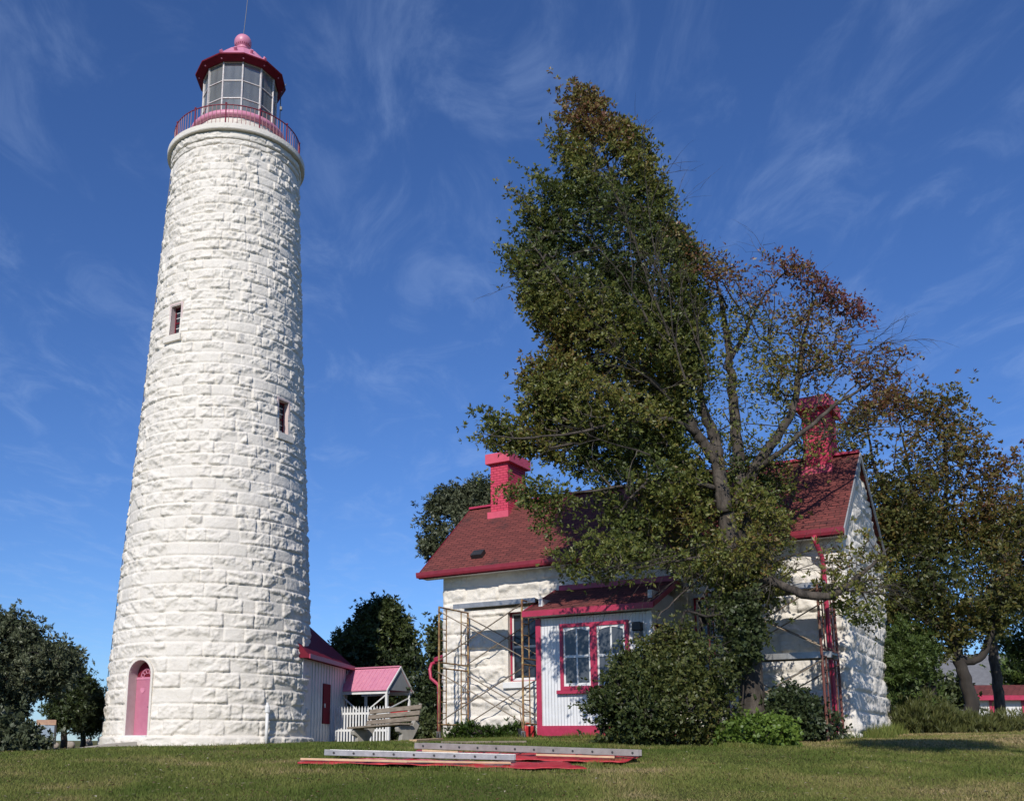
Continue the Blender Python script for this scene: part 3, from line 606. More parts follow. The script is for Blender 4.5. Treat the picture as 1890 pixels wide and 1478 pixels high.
def reveal(x0, x1, z0, z1, dep, mm):
    mb = MB(); mb.bb(x0 - .05, x0, -.01, dep, z0 - .05, z1 + .05).bb(x1, x1 + .05, -.01, dep, z0 - .05, z1 + .05).bb(x0, x1, -.01, dep, z1, z1 + .05).bb(x0, x1, -.01, dep, z0 - .05, z0)
    return obj('window_reveal', mb, mm, hs_)
for wdw in (WL, WR):
    x0, x1, z0, z1 = wdw[0] - L, wdw[1] - L, wdw[2], wdw[3]
    reveal(x0, x1, z0, z1, .3, M['stone'])
    wn = sash_window(hs_, x0 + .002, x1 - .002, z0, z1 - .002, .17, M['glass'], cols=2, fw=.045)
    obj('sill', MB().bb(x0 - .1, x1 + .1, -.12, .15, z0 - .16, z0 - .004), M['white'], wn, bevel=.01)
    obj('backing', MB().bb(x0 - .04, x1 + .04, .31, .33, z0 - .04, z1 + .04), M['black'], wn)
# sunroom
SX0, SX1, SY, SZ = -6.75, -3.87, -1.55, 2.80
sr = obj('sunroom_wall', MB().bb(SX0, SX1, SY, SY + .1, .25, SZ), M['bead'], hs_)
obj('sunroom_side_wall', MB().bb(SX1 - .1, SX1, SY + .1, -.02, .25, SZ + .5), M['white'], hs_)
obj('sunroom_side_wall', MB().bb(SX0, SX0 + .1, SY + .1, -.02, .25, SZ + .5), M['white'], hs_)
obj('corner_board', MB().bb(SX0 - .03, SX0 + .1, SY - .025, SY + .12, .06, SZ), M['crim'], hs_)
obj('corner_board', MB().bb(SX1 - .08, SX1 + .02, SY - .02, SY + .1, .3, SZ), M['white'], hs_)
obj('skirt_board', MB().bb(SX0 + .1, SX1 + .03, SY - .04, SY + .02, .04, .275), M['crim'], hs_)
obj('skirt_board', MB().bb(SX1 - .02, SX1 + .03, SY + .02, -.05, .04, .275), M['crim'], hs_)
obj('foundation_block', MB().bb(SX0 + .12, SX0 + .52, SY + .03, SY + .4, -.2, .035), M['white'], hs_, bevel=.02)
obj('sunroom_floor', MB().bb(SX0 + .1, SX1 - .1, SY + .1, -.02, .2, .26), M['black'], hs_)
zt = 3.72
srf = obj('sunroom_roof', slab(MB(), SX0 - .24, SX1 + .16, SY - .27, 2.96, -.03, zt, .06), M['shingle'], hs_)
obj('sunroom_fascia', MB().bb(SX0 - .25, SX1 + .17, SY - .30, SY - .272, 2.83, 2.965), M['crim'], srf)
obj('sunroom_soffit', MB().bb(SX0 - .23, SX1 + .15, SY - .272, SY - .0, 2.83, 2.85), M['white'], srf)
for xx in (SX0 - .25, SX1 + .162): obj('verge_board', slab(MB(), xx - .01, xx + .02, SY - .27, 2.975, -.03, zt + .015, .12), M['crim'], srf)
obj('sunroom_flashing', MB().bb(SX0 - .1, SX1 + .1, -.14, -.03, zt - .05, zt + .09), M['crim'], srf, bevel=.01)
wx = [(-6.13, -5.27), (-5.27, -4.41)]
for (a, b) in wx:
    wn = sash_window(sr, a, b, 1.09, 2.63, SY - .035, M['glassgrey'], arch=True, fw=.085)
wn = obj('window_sill', MB().bb(-6.22, -4.32, SY - .1, SY + .0, 1.0, 1.085), M['crim'], sr, bevel=.005)
for (a, b) in ((-1.35, -.8), (-.7, -.15)):
    m_ = Matrix.Translation((SX1, 0, 0)) @ Matrix.Rotation(math.pi / 2, 4, 'Z')
    fr = MB().bb(a, a + .06, -.02, .04, 1.1, 2.55).bb(b - .06, b, -.02, .04, 1.1, 2.55).bb(a + .06, b - .06, -.02, .04, 2.49, 2.55).bb(a + .06, b - .06, -.02, .04, 1.1, 1.16)
    w_ = obj('side_window', fr.xf(m_), M['crimdark'], hs_); obj('pane', MB().bb(a + .05, b - .05, -.01, .005, 1.14, 2.5).xf(m_), M['glass'], w_)
wl = obj('wall_light', MB().bb(-4.28, -4.07, SY - .17, SY, 2.36, 2.56), M['black'], hs_, bevel=.02)
obj('light_cover', MB().bb(-4.265, -4.085, SY - .15, SY - .005, 2.20, 2.36), M['plankgrey'], wl, bevel=.02)
# downspouts
obj('downspout', MB().tube([(-.47, -.5, 4.33), (-.47, -.5, 4.22), (-.45, -.42, 4.12), (-.41, -.22, 3.9), (-.40, -.17, 3.75), (-.385, -.17, .35), (-.385, -.17, .2), (-.36, -.4, .1)], .052, 10), M['crim'], hs_, smooth=True)
mb = MB().tube([(-L - .12, 1.4, 2.5), (-L - .45, .1, 2.0), (-L - .45, .02, 1.85), (-L - .40, .0, 1.6), (-L - .12, -.06, 1.42), (-L - .09, -.07, 1.3), (-L - .09, -.07, 0.05)], .046, 10); obj('downspout', mb, M['crim'], hs_, smooth=True)
obj('side_gutter', MB().bar((-L - .32, .12, 2.12), (-L - .16, 1.9, 2.62), .14, .1), M['crim'], hs_)
# ================================================================== SCAFFOLDS
def scaffold(label, xa, xb, yf, yr, zf, zr, top, m_leg, m_brace, planks, casters=True, lean=0.0):
    base = hpt((xa + xb) / 2, (yf + yr) / 2, (zf + zr) / 2)
    t = thing('scaffold', label, 'scaffold', base, -TH)
    K = Vector(((xa + xb) / 2, (yf + yr) / 2, (zf + zr) / 2))
    tiers = [(zf + (.16 if casters else .0), None)]
    z0 = max(zf, zr) + (.2 if casters else .06); mid = (z0 + top) / 2
    for x in (xa, xb):
        for (za, zb) in ((z0, mid), (mid, top)):
            f = MB(); 
            zl = za if za > z0 + .1 else None
            f.tube([(x, yf, za if zl else zf + (.16 if casters else 0)), (x - .0, yf, zb)], .027, 8).tube([(x, yr, za if zl else zr + (.16 if casters else 0)), (x, yr, zb)], .027, 8)
            f.tube([(x, yf, zb - .02), (x, yr, zb - .02)], .021, 8); f.tube([(x, yf, za + .12), (x, yr, za + .12)], .02, 8)
            for (yl, s_) in ((yf, 1), (yr, -1)):
                yi = yl + s_ * .34; f.tube([(x, yi, za + .12), (x, yi, zb - .02)], .016, 6)
                for q in range(1, 5): zq = za + .12 + (zb - za - .14) * q / 5; f.tube([(x, yl, zq), (x, yi, zq)], .0135, 6)
            o = obj('scaffold_frame', f, m_leg, t, off=K)
        if casters:
            for yl, zz0 in ((yf, zf), (yr, zr)):
                c_ = obj('caster', MB().tube([(x - .028, yl, zz0 + .085), (x + .028, yl, zz0 + .085)], .085, 18), M['rubber'], t, off=K)
                obj('caster_fork', MB().bb(x - .045, x - .033, yl - .03, yl + .03, zz0 + .06, zz0 + .2).bb(x + .033, x + .045, yl - .03, yl + .03, zz0 + .06, zz0 + .2).bb(x - .045, x + .045, yl - .04, yl + .04, zz0 + .19, zz0 + .21), M['alu'], c_, off=K)
        else:
            for yl, zz0 in ((yf, zf), (yr, zr)): obj('base_plate', MB().bb(x - .05, x + .05, yl - .05, yl + .05, zz0 - .04, zz0 - .005).tube([(x, yl, zz0 - .02), (x, yl, zz0 + .12)], .016, 6), M['alu'], t, off=K)
    for (za, zb) in ((z0, mid), (mid, top)):
        for yl, s_ in ((yf, -1), (yr, -1)):
            a0, a1 = za + .16, zb - .12; off_ = s_ * .03
            obj('cross_brace', MB().tube([(xa, yl + off_, a0), (xb, yl + off_, a1)], .015, 6), m_brace, t, off=K)
            obj('cross_brace', MB().tube([(xa, yl + off_ * 1.9, a1), (xb, yl + off_ * 1.9, a0)], .015, 6), m_brace, t, off=K)
    for (x0, x1, y0, y1, zp, mm) in planks:
        o = obj('platform', MB().bb(x0, x1, y0, y1, zp, zp + .045), M[mm], t, off=K, bevel=.004)
        obj('platform_rail', MB().bb(x0 - .01, x1 + .01, y0 - .025, y0, zp - .06, zp + .06).bb(x0 - .01, x1 + .01, y1, y1 + .025, zp - .06, zp + .06), M['alu'], o, off=K)
    return t
scaffold('two tier rusty scaffold on wheels left of the sunroom', -9.52, -7.12, -1.62, -.22, -.06, .0, 3.3, M['rust'], M['brace'], [(-9.25, -6.9, -1.35, -.82, 3.30, 'alu')])
scaffold('two tier scaffold straddling the big tree trunk beside the right corner', -2.46, -.20, -1.92, -.42, -.12, .1, 3.1, M['rustred'], M['brace'], [(-2.5, -.1, -1.5, -.95, 1.66, 'alu'), (-2.5, -.1, -1.6, -.8, 3.08, 'plankgrey')], casters=False)
# small things at the wall foot
p = hpt(-9.15, -.55, -.05)
tp = thing('capped_pipe', 'short white capped pipe standing by the cottage wall under the scaffold', 'pipe', p); obj('pipe', MB().tube([(0, 0, -.1), (0, 0, .42)], .05, 10), M['white'], tp, smooth=True); obj('cap', MB().tube([(0, 0, .40), (0, 0, .46)], .062, 10), M['white'], tp)
p = hpt(-7.45, -.75, -.05)
tc_ = thing('fuel_can', 'red can standing in weeds behind the scaffold foot', 'can', p, .3)
obj('body', MB().bb(-.14, .14, -.1, .1, 0, .34), M['tarp'], tc_, bevel=.03); obj('handle', MB().tube([(-.08, 0, .33), (-.06, 0, .41), (.06, 0, .41), (.08, 0, .33)], .014, 6), M['tarp'], tc_); obj('spout', MB().tube([(.1, 0, .33), (.12, 0, .39)], [.03, .022], 8), M['black'], tc_)
p = hpt(-7.75, -.5, -.05)
tb = thing('paint_pail', 'dark pail with a stick in it behind the scaffold foot', 'pail', p); obj('body', MB().lathe([(.0, 0), (.1, 0), (.125, .28), (.115, .28), (.09, .02), (0, .02)], (0, 0), 16), M['black'], tb); obj('stick', MB().tube([(.02, 0, .05), (-.06, .05, .8)], .014, 6), M['rust'], tb)
# ================================================================== BENCH
B1 = gpt(655, 1375); B2 = gpt(748, 1370)
bz = Vector((B2[0] - B1[0], B2[1] - B1[1], 0)); 
b1 = Vector(atY(670, 1375.5, 24.4)); b2 = Vector(atY(752, 1370.5, 23.2)); 
cx_, cy_ = (b1.x + b2.x) / 2, (b1.y + b2.y) / 2; ba = math.atan2(b2.y - b1.y, b2.x - b1.x)
Lb = (b2 - b1).length
bn = thing('park_bench', 'weathered wooden bench on two slanted concrete legs facing the lawn', 'bench', (cx_, cy_, (b1.z + b2.z) / 2), ba); bn.rotation_euler = (0, -math.atan2(b2.z - b1.z, Vector((b2.x - b1.x, b2.y - b1.y)).length), ba)
for sx in (-1, 1):
    x = sx * Lb / 2
    lg = MB().poly([(x - .06, -.28, -.12), (x - .06, -.02, -.12), (x - .06, .30, .34), (x - .06, .36, .46), (x - .06, .2, .52), (x - .06, .13, .40), (x - .06, -.28, .40), (x - .06, -.34, .34), (x - .06, -.32, .26), (x - .06, -.2, .2)], (.12, 0, 0))
    obj('leg', lg, M['concrete'], bn, bevel=.012)
    lg = MB().poly([(x - .03, .24, .42), (x - .03, .30, .42), (x - .03, .46, .92), (x - .03, .41, .92)], (.06, 0, 0)); obj('back_support', lg, M['concrete'], bn)
hl = Lb / 2 + .15
for k in range(3): obj('seat_plank', MB().bb(-hl, hl, -.38 + k * .15, -.25 + k * .15, .405, .45), M['oldwood'], bn, bevel=.006)
for k in range(3):
    c0 = Vector((0, .235 + k * .052 , .56 + k * .135)); m_ = Matrix.Rotation(R(-18), 4, 'X')
    obj('back_plank', MB().box(c0, (2 * hl - .04, .04, .11), M=m_), M['oldwood'], bn, bevel=.006)
# ================================================================== LADDERS, TARPS, BOARDS on the lawn
def lay(pa, pb): 
    a = gpt(*pa); b = gpt(*pb); return Vector(a), Vector(b)
def gstrip(name, label, cat, corners_px, m_, wob=.03, seed=1, nx=40, ny=8):
    c4 = [Vector(gpt(*q)) for q in corners_px]; rs = np.random.RandomState(seed); vs = []
    base = c4[0].copy()
    for i in range(nx + 1):
        for j in range(ny + 1):
            u, v = i / nx, j / ny; p = (c4[0] * (1 - u) + c4[1] * u) * (1 - v) + (c4[3] * (1 - u) + c4[2] * u) * v
            e = (abs(v - .5) * 2) ** 3
            vs.append((p.x + rs.normal(0, .01), p.y + rs.normal(0, .02), float(ground(p.x, p.y)) + .045 + wob * (.5 + .5 * math.sin(i * .9 + j * 1.3 + seed)) * (1 - .3 * e) + rs.uniform(0, .008)))
    fs = [(i * (ny + 1) + j, (i + 1) * (ny + 1) + j, (i + 1) * (ny + 1) + j + 1, i * (ny + 1) + j + 1) for i in range(nx) for j in range(ny)]
    off = (base.x, base.y, vs[0][2]); o = obj(name, MB().add(vs, fs), m_, off=off, smooth=True); o.location = off; o.modifiers.new('thick', 'SOLIDIFY').thickness = .012
    return tag(o, label, cat)
gstrip('tarpaulin', 'long narrow red tarp in front under the aluminium ladder', 'tarp', [(548, 1416.5), (1082, 1425.5), (1040, 1413.5), (560, 1409)], M['tarp'], .02, 1)
gstrip('tarpaulin', 'red tarp behind under the long grey ladder', 'tarp', [(752, 1396.5), (1150, 1413), (1186, 1402), (775, 1389)], M['tarp'], .02, 5)
def ladder(label, pa, pb, width, rail_h, m_rail, rungs, fly=None, lift=.07):
    a, b = lay(pa, pb); d = (b - a); Ld = math.hypot(d.x, d.y); ang = math.atan2(d.y, d.x); mid = (a + b) / 2
    tilt = math.atan2(float(ground(b.x, b.y) - ground(a.x, a.y)), Ld)
    t = thing('ladder', label, 'ladder', (mid.x, mid.y, (float(ground(a.x, a.y)) + float(ground(b.x, b.y))) / 2 + lift), ang); t.rotation_euler = (0, -tilt, ang)
    secs = fly or [(-Ld / 2, Ld / 2, 0.0, 0.0)]
    for (x0, x1, dy, dzz) in secs:
        for y in (0, width): 
            rr = obj('rail', MB().bb(x0, x1, y + dy - .014, y + dy + .014, dzz, dzz + rail_h), m_rail, t, bevel=.003)
        k = 0; x = x0 + .15
        while x < x1 - .05:
            obj('rung', MB().tube([(x, dy - .02, dzz + rail_h / 2), (x, width + dy + .02, dzz + rail_h / 2)], .017, 8), M['alu'], t)
            obj('rung_rivet', MB().tube([(x, dy - .021, dzz + rail_h / 2), (x, dy - .026, dzz + rail_h / 2)], .017, 8), M['black'], t)
            x += .305
    return t
a, b = lay((598, 1406.5), (1134, 1418)); 
lad1 = ladder('slim aluminium extension ladder lying on the front red tarp', (598, 1407.5), (950, 1417), .36, .085, M['alu'], 0, lift=.11)
lad2 = ladder('long grey fibreglass ladder lying on the rear red tarp', (765, 1393.5), (1180, 1409), .42, .095, M['plankgrey'], 0, lift=.11)
def gboard(label, pa, pb, wd, th, m_, lift):
    a, b = lay(pa, pb); ang = math.atan2(b.y - a.y, b.x - a.x); Lb_ = math.hypot(b.x - a.x, b.y - a.y); mid = (a + b) / 2
    za, zb = float(ground(a.x, a.y)), float(ground(b.x, b.y))
    o = obj('board', MB().bb(-Lb_ / 2, Lb_ / 2, -wd / 2, wd / 2, 0, th), m_, bevel=.003); o.location = (mid.x, mid.y, (za + zb) / 2 + lift); o.rotation_euler = (0, -math.atan2(zb - za, Lb_), ang)
    return tag(o, label, 'board')
gboard('pale board along the left front edge of the red tarp', (555, 1413.5), (752, 1418.5), .05, .03, M['newwood'], .09)
gboard('pale board in the middle of the front red tarp', (748, 1418), (942, 1421), .12, .025, M['newwood'], .09)
gboard('short pale board on the left end of the rear red tarp', (780, 1397), (846, 1400), .07, .03, M['newwood'], .09)
gboard('pale board along the right front edge of the rear red tarp', (990, 1405.5), (1135, 1410), .06, .03, M['newwood'], .09)
gboard('pale plank on the grass left of the scaffold wheel', (762, 1371), (812, 1368), .16, .05, M['newwood'], .02)
gboard('long plank under the scaffold wheels', (815, 1371.5), (972, 1370.5), .16, .04, M['oldwood'], .0)
# ================================================================== ANNEX, PORCH, FENCE behind the tower
c_, s_ = math.cos(TH), math.sin(TH); DU = Vector((-c_, s_, 0)); DV = Vector((s_, c_, 0))
# annex: box with steep roof behind the lighthouse
an0 = Vector(atY(636, 1366, 40.5)); an0.z = 0
wd_ = Vector((atY(579, 1366, 36.4)[0], 36.4, 0)); wdir = (an0 - wd_).normalized(); ang = math.atan2(wdir.y, wdir.x)
ax = thing('annex', 'low white board and batten annex with maroon roof behind the lighthouse', 'annex', (wd_.x, wd_.y, -.1), ang)
LA = (an0 - wd_).length; HE = 3.1
obj('wall', MB().bb(-1.5, LA, 0, 3.2, -.3, HE), M['beadlocal'], ax)
rr = obj('roof', MB().add([(-1.7, -.28, HE), (LA + .25, -.28, HE), (LA - 1.4, 1.7, HE + 2.0), (-1.7, 1.7, HE + 2.0), (-1.7, 3.5, HE), (LA + .25, 3.5, HE), (-1.7, -.28, HE - .1), (LA + .25, -.28, HE - .1), (LA + .25, 3.5, HE - .1), (-1.7, 3.5, HE - .1)],
    [(0, 1, 2, 3), (3, 2, 5, 4), (1, 5, 2), (0, 3, 4), (0, 6, 7, 1), (1, 7, 8, 5), (5, 8, 9, 4), (9, 8, 7, 6), (4, 9, 6, 0)]), M['crimdark'], ax)
obj('fascia', MB().bb(-1.7, LA + .25, -.32, -.282, HE - .12, HE + .04), M['crim'], rr)
sh = obj('shutter', MB().bb(.95, 1.85, -.05, -.002, .75, 2.25), M['crimdark'], ax, bevel=.005)
obj('latch', MB().bb(1.02, 1.08, -.09, -.05, 1.35, 1.5), M['white'], sh)
mb = MB()
for k in range(14): mb.bb(-.4 + k * .36, -.36 + k * .36, -.03, -.001, -.3, HE - .12)
obj('batten', mb, M['white'], ax)
# porch
E1 = Vector(atY(622, 1267, 40.2)); E2 = E1 - DU * 2.75; pw = 1.5; 
e2px = 718
zE = 2.06; zA = 2.98
pt = thing('open_porch', 'small open porch with light pink metal roof on white posts', 'porch', (E1.x, E1.y, -.05), -TH)
Lp = 2.62; D2 = 1.55
roofp = MB(); roofp = slab(roofp, 0, Lp, -.1, zE, D2 / 2, zA, .04); roofp = slab(roofp, 0, Lp, D2 + .1, zE, D2 / 2 + .001, zA - .001, .04)
rp = obj('porch_roof', roofp, M['pink'], pt)
mb = MB()
for k in range(13):
    x = .1 + k * (Lp - .2) / 12; mb = slab(mb, x - .014, x + .014, -.1, zE + .022, D2 / 2, zA + .022, .022)
obj('roof_ribs', mb, M['pink'], rp)
obj('ridge_cap', MB().bar((0, D2 / 2, zA + .03), (Lp, D2 / 2, zA + .03), .14, .05), M['pink'], rp)
obj('gable_panel', MB().poly([(Lp - .06, -.02, zE - .02), (Lp - .06, D2 + .02, zE - .02), (Lp - .06, D2 / 2, zA - .06)], (.04, 0, 0)), M['greywall'], pt)
obj('gable_trim', slab(slab(MB(), Lp - .01, Lp + .03, -.14, zE - .02, D2 / 2, zA + .03, .07), Lp - .01, Lp + .03, D2 + .14, zE - .02, D2 / 2, zA + .03, .07), M['white'], pt)
for (x, y) in ((.3, 0), (Lp - .1, 0), (.3, D2), (Lp - .1, D2)): obj('post', MB().bb(x - .045, x + .045, y - .045, y + .045, -.2, zE - .02), M['white'], pt)
obj('beam', MB().bb(.1, Lp, -.04, .04, zE - .16, zE - .03), M['white'], pt); obj('beam', MB().bb(.1, Lp, D2 - .04, D2 + .04, zE - .16, zE - .03), M['white'], pt)
obj('brace', MB().bar((.32, 0, zE - .25), (1.1, 0, 1.25), .04, .05), M['white'], pt); obj('brace', MB().bar((Lp - .12, 0, zE - .2), (Lp - 1.05, 0, 1.25), .04, .05), M['white'], pt); obj('brace', MB().bar((Lp - .1, .1, 1.3), (Lp - .1, D2 - .1, zE - .3), .035, .04), M['white'], pt)
# picket fence
fa = Vector(atY(618, 1366, 38.2)); fb_ = Vector(atY(714, 1365, 36.8)); fa.z = fb_.z = 0
ang = math.atan2(fb_.y - fa.y, fb_.x - fa.x); Lf = (fb_ - fa).length
fe = thing('picket_fence', 'white picket fence with pointed pickets in front of the porch', 'fence', (fa.x, fa.y, -.05), ang)
for z_ in (.42, 1.05): obj('rail', MB().bb(0, Lf, .0, .035, z_, z_ + .08), M['white'], fe)
npk = 18
for k in range(npk):
    x = .04 + k * (Lf - .08) / (npk - 1); obj('picket', MB().poly([(x - .034, -.022, -.1), (x + .034, -.022, -.1), (x + .034, -.022, 1.26), (x, -.022, 1.36), (x - .034, -.022, 1.26)], (0, .02, 0)), M['white'], fe)
for x in (0, Lf): obj('post', MB().bb(x - .05, x + .05, .04, .13, -.2, 1.33), M['white'], fe)
# far small outbuilding glimpsed behind the porch
q = Vector(atY(660, 1366, 52)); 
ob = thing('outbuilding', 'grey sided building with dark louvred window seen through the porch', 'building', (q.x - 1.6, q.y, -.2), -.1)
obj('wall', MB().bb(-1, 3.0, 0, 3, 0, 3.0), M['greywall'], ob); w_ = obj('window', MB().bb(1.1, 1.9, -.04, 0, 1.0, 2.5), M['black'], ob)
mb = MB()
for k in range(5): mb.bb(1.15, 1.85, -.06, -.04, 1.15 + k * .26, 1.22 + k * .26)
obj('louvre', mb, M['greywall'], w_); obj('roof', MB().bb(-1.2, 3.2, -.2, 3.2, 3.0, 3.12), M['crimdark'], ob)
q = Vector(atY(722, 1345, 44)); dh = thing('dog_house', 'tiny shed with red pitched roof beyond the picket fence', 'shed', (q.x - .2, q.y, -.1), -.4)
obj('wall', MB().bb(-.8, .8, 0, 1.2, 0, .9), M['white'], dh); obj('roof', MB().add([(-1, -.2, .85), (1, -.2, .85), (1, 1.4, .85), (-1, 1.4, .85), (-.8, .6, 1.5), (.8, .6, 1.5)], [(0, 1, 5, 4), (2, 3, 4, 5), (1, 2, 5), (3, 0, 4), (0, 3, 2, 1)]), M['tarp'], dh)
# info sign on the left
q = Vector(atY(84, 1380, 33)); ss = thing('information_sign', 'upright information sign with pale panel by the left trees', 'sign', (q.x, q.y, float(ground(q.x, q.y))), .15)
obj('post', MB().bb(-.28, -.22, -.03, .03, -.1, 1.0).bb(.2, .26, -.03, .03, -.1, 1.0), M['black'], ss); pn = obj('panel', MB().bb(-.3, .24, -.05, -.03, .25, .82), M['sign'], ss); obj('header', MB().bb(-.34, .28, -.07, .02, .83, 1.0), M['signtop'], ss); obj('side_board', MB().bb(.24, .3, -.05, .05, .2, .85), M['black'], ss)
# shore boulders
for i, (x, y, sx, sz, lab) in enumerate(((102, 1377, .19, .16, 'pale round boulder by the lake left of the pine trunk'), (128, 1377, .30, .22, 'grey flat boulder by the lake just right of the pine trunk'), (161, 1374, .27, .26, 'sandy boulder by the lake nearest the lighthouse'))):
    q = Vector(atY(x, y, 38)); rs = random.Random(i); mb = MB(); nn = 14; vs = []; 
    for a_ in range(nn):
        for b_ in range(9):
            th_, ph = 2 * math.pi * a_ / nn, math.pi * b_ / 8; r_ = 1 + .1 * math.sin(3 * th_ + i + ph * 2) + rs.uniform(-.05, .05)
            vs.append((sx * .8 * r_ * math.sin(ph) * math.cos(th_), sx * .6 * r_ * math.sin(ph) * math.sin(th_), sz * .75 * r_ * math.cos(ph)))
    fs = [(a_ * 9 + b_, ((a_ + 1) % nn) * 9 + b_, ((a_ + 1) % nn) * 9 + b_ + 1, a_ * 9 + b_ + 1) for a_ in range(nn) for b_ in range(8)]
    o = obj('boulder', mb.add(vs, fs), M['rock'], smooth=True); o.location = (q.x, q.y, q.z + .02); tag(o, lab, 'rock', 'boulders along the shore')
# ================================================================== RIGHT BACKGROUND: red-roofed shed, grey-roofed building
q = Vector(atY(1752, 1300, 46)); g0 = float(ground(q.x + 3, q.y))
shd = thing('long_shed', 'low white shed with crimson trim and dark red roof on the far right', 'shed', (q.x, q.y, .75), -.12)
Ls = 9.0; zb0 = -.2; ztp = 1.35
obj('wall', MB().bb(0, Ls, 0, 3, zb0, ztp), M['white'], shd)
rr = obj('roof', slab(slab(MB(), -.3, Ls + .3, -.35, ztp + .05, 1.5, ztp + .65, .05), -.3, Ls + .3, 3.35, ztp + .05, 1.501, ztp + .649, .05), M['shingle'], shd); obj('fascia', MB().bb(-.3, Ls + .3, -.4, -.352, ztp - .14, ztp + .08), M['crim'], rr)
for x in (1.85, 3.25, 6.0, 7.4): obj('trim_post', MB().bb(x - .1, x + .1, -.05, -.002, zb0, ztp - .05), M['crim'], shd)
w_ = obj('window', MB().bb(4.0, 4.75, -.04, -.002, .35, 1.15), M['white'], shd)
for kx in range(2):
    for kz in range(2): obj('pane', MB().bb(4.07 + kx * .33, 4.34 + kx * .33, -.05, -.04, .41 + kz * .35, .72 + kz * .35), M['glass'], w_)
obj('chimney_pipe', MB().tube([(1.0, 1.5, ztp + .5), (1.0, 1.5, ztp + 1.0)], .06, 8), M['alu'], shd)
q = Vector(atY(1655, 1300, 70))
gb = thing('grey_roof_building', 'large grey roofed building beyond the trees on the right', 'building', (q.x, q.y, .8), -.1)
obj('wall', MB().bb(0, 10.5, 0, 7, 0, 3.3), M['greywall'], gb); obj('roof', slab(slab(MB(), -.5, 11, -.6, 3.2, 3.5, 5.7, .1), -.5, 11, 7.6, 3.2, 3.501, 5.699, .1), M['asphaltroof'], gb)
q1 = Vector(atY(1840, 1341, 33)); q2 = Vector(atY(1960, 1343, 33)); 
rp_ = thing('barrier_rope', 'pale yellow rope strung low past the right tree trunks', 'rope', q1); obj('strand', MB().tube([(0, 0, 0), ((q2.x - q1.x) / 2, 0, -.03), (q2.x - q1.x, 0, -.01)], .02, 6), M['rope'], rp_); obj('stake', MB().bb(-.02, .02, -.02, .02, -.6, .08), M['oldwood'], rp_)
# ================================================================== TREES AND PLANTS
def in_poly(px, py, poly):
    c = np.zeros(px.shape, bool); n = len(poly)
    for i in range(n):
        x1, y1 = poly[i]; x2, y2 = poly[(i + 1) % n]
        if y1 == y2: continue
        m = ((y1 > py) != (y2 > py)) & (px < (x2 - x1) * (py - y1) / (y2 - y1) + x1); c ^= m
    return c
def poly_dist(px, py, poly):
    d = np.full(px.shape, 1e9); n = len(poly)
    for i in range(n):
        a = np.array(poly[i], float); b = np.array(poly[(i + 1) % n], float); ab = b - a; L2 = (ab ** 2).sum() + 1e-9
        t = np.clip(((px - a[0]) * ab[0] + (py - a[1]) * ab[1]) / L2, 0, 1); d = np.minimum(d, np.hypot(px - a[0] - t * ab[0], py - a[1] - t * ab[1]))
    return d
def n3(P, seed, sc):
    return (vnoise(P[:, 0] + P[:, 2] * .37, P[:, 1] * .8 + P[:, 2] * .61, seed, sc) + vnoise(P[:, 2] * .9 - P[:, 1] * .43, P[:, 0] * .7 + P[:, 1] * .35 + 9, seed + 1, sc)) / 2
def sample_poly(poly, n, Y, maxd, rs, thr=.44, sc=1.0, grow=1.15, wind=None):
    """n points in a closed crown outline standing at distance Y, with real depth that thins towards its rim"""
    xs = [p[0] for p in poly]; ys = [p[1] for p in poly]; out = np.zeros((0, 3)); edge = np.zeros(0); it = 0
    while len(out) < n and it < 60:
        it += 1
        px = rs.uniform(min(xs), max(xs), n * 4); py = rs.uniform(min(ys), max(ys), n * 4); m = in_poly(px, py, poly); px, py = px[m], py[m]
        d = poly_dist(px, py, poly) / F * Y; hd = np.minimum(d * grow + .25, maxd)
        dep = rs.uniform(-1, 1, len(px)); r = ray(px, py); t = Y + dep * hd; P = r / r[:, 1:2] * t[:, None]; Pn = P
        if wind is not None: w_ = np.array(wind) / np.linalg.norm(wind); Pn = P - (P @ w_)[:, None] * w_ * .72
        k = n3(Pn, 77, sc) + np.where(d < .5, .05, 0) > thr; out = np.concatenate([out, P[k]]); edge = np.concatenate([edge, d[k]])
    # rim shoots that carry the outline
    m_ = n // 6; px = rs.uniform(min(xs), max(xs), m_ * 30); py = rs.uniform(min(ys), max(ys), m_ * 30); k = in_poly(px, py, poly); px, py = px[k], py[k]; d = poly_dist(px, py, poly) / F * Y; k = d < .45; px, py, d = px[k][:m_], py[k][:m_], d[k][:m_]
    r = ray(px, py); t = Y + rs.uniform(-1, 1, len(px)) * (.25 + d); R_m = r / r[:, 1:2] * t[:, None]
    out = np.concatenate([out[:n - len(R_m)], R_m]); edge = np.concatenate([edge[:n - len(R_m)], d])
    return out, edge
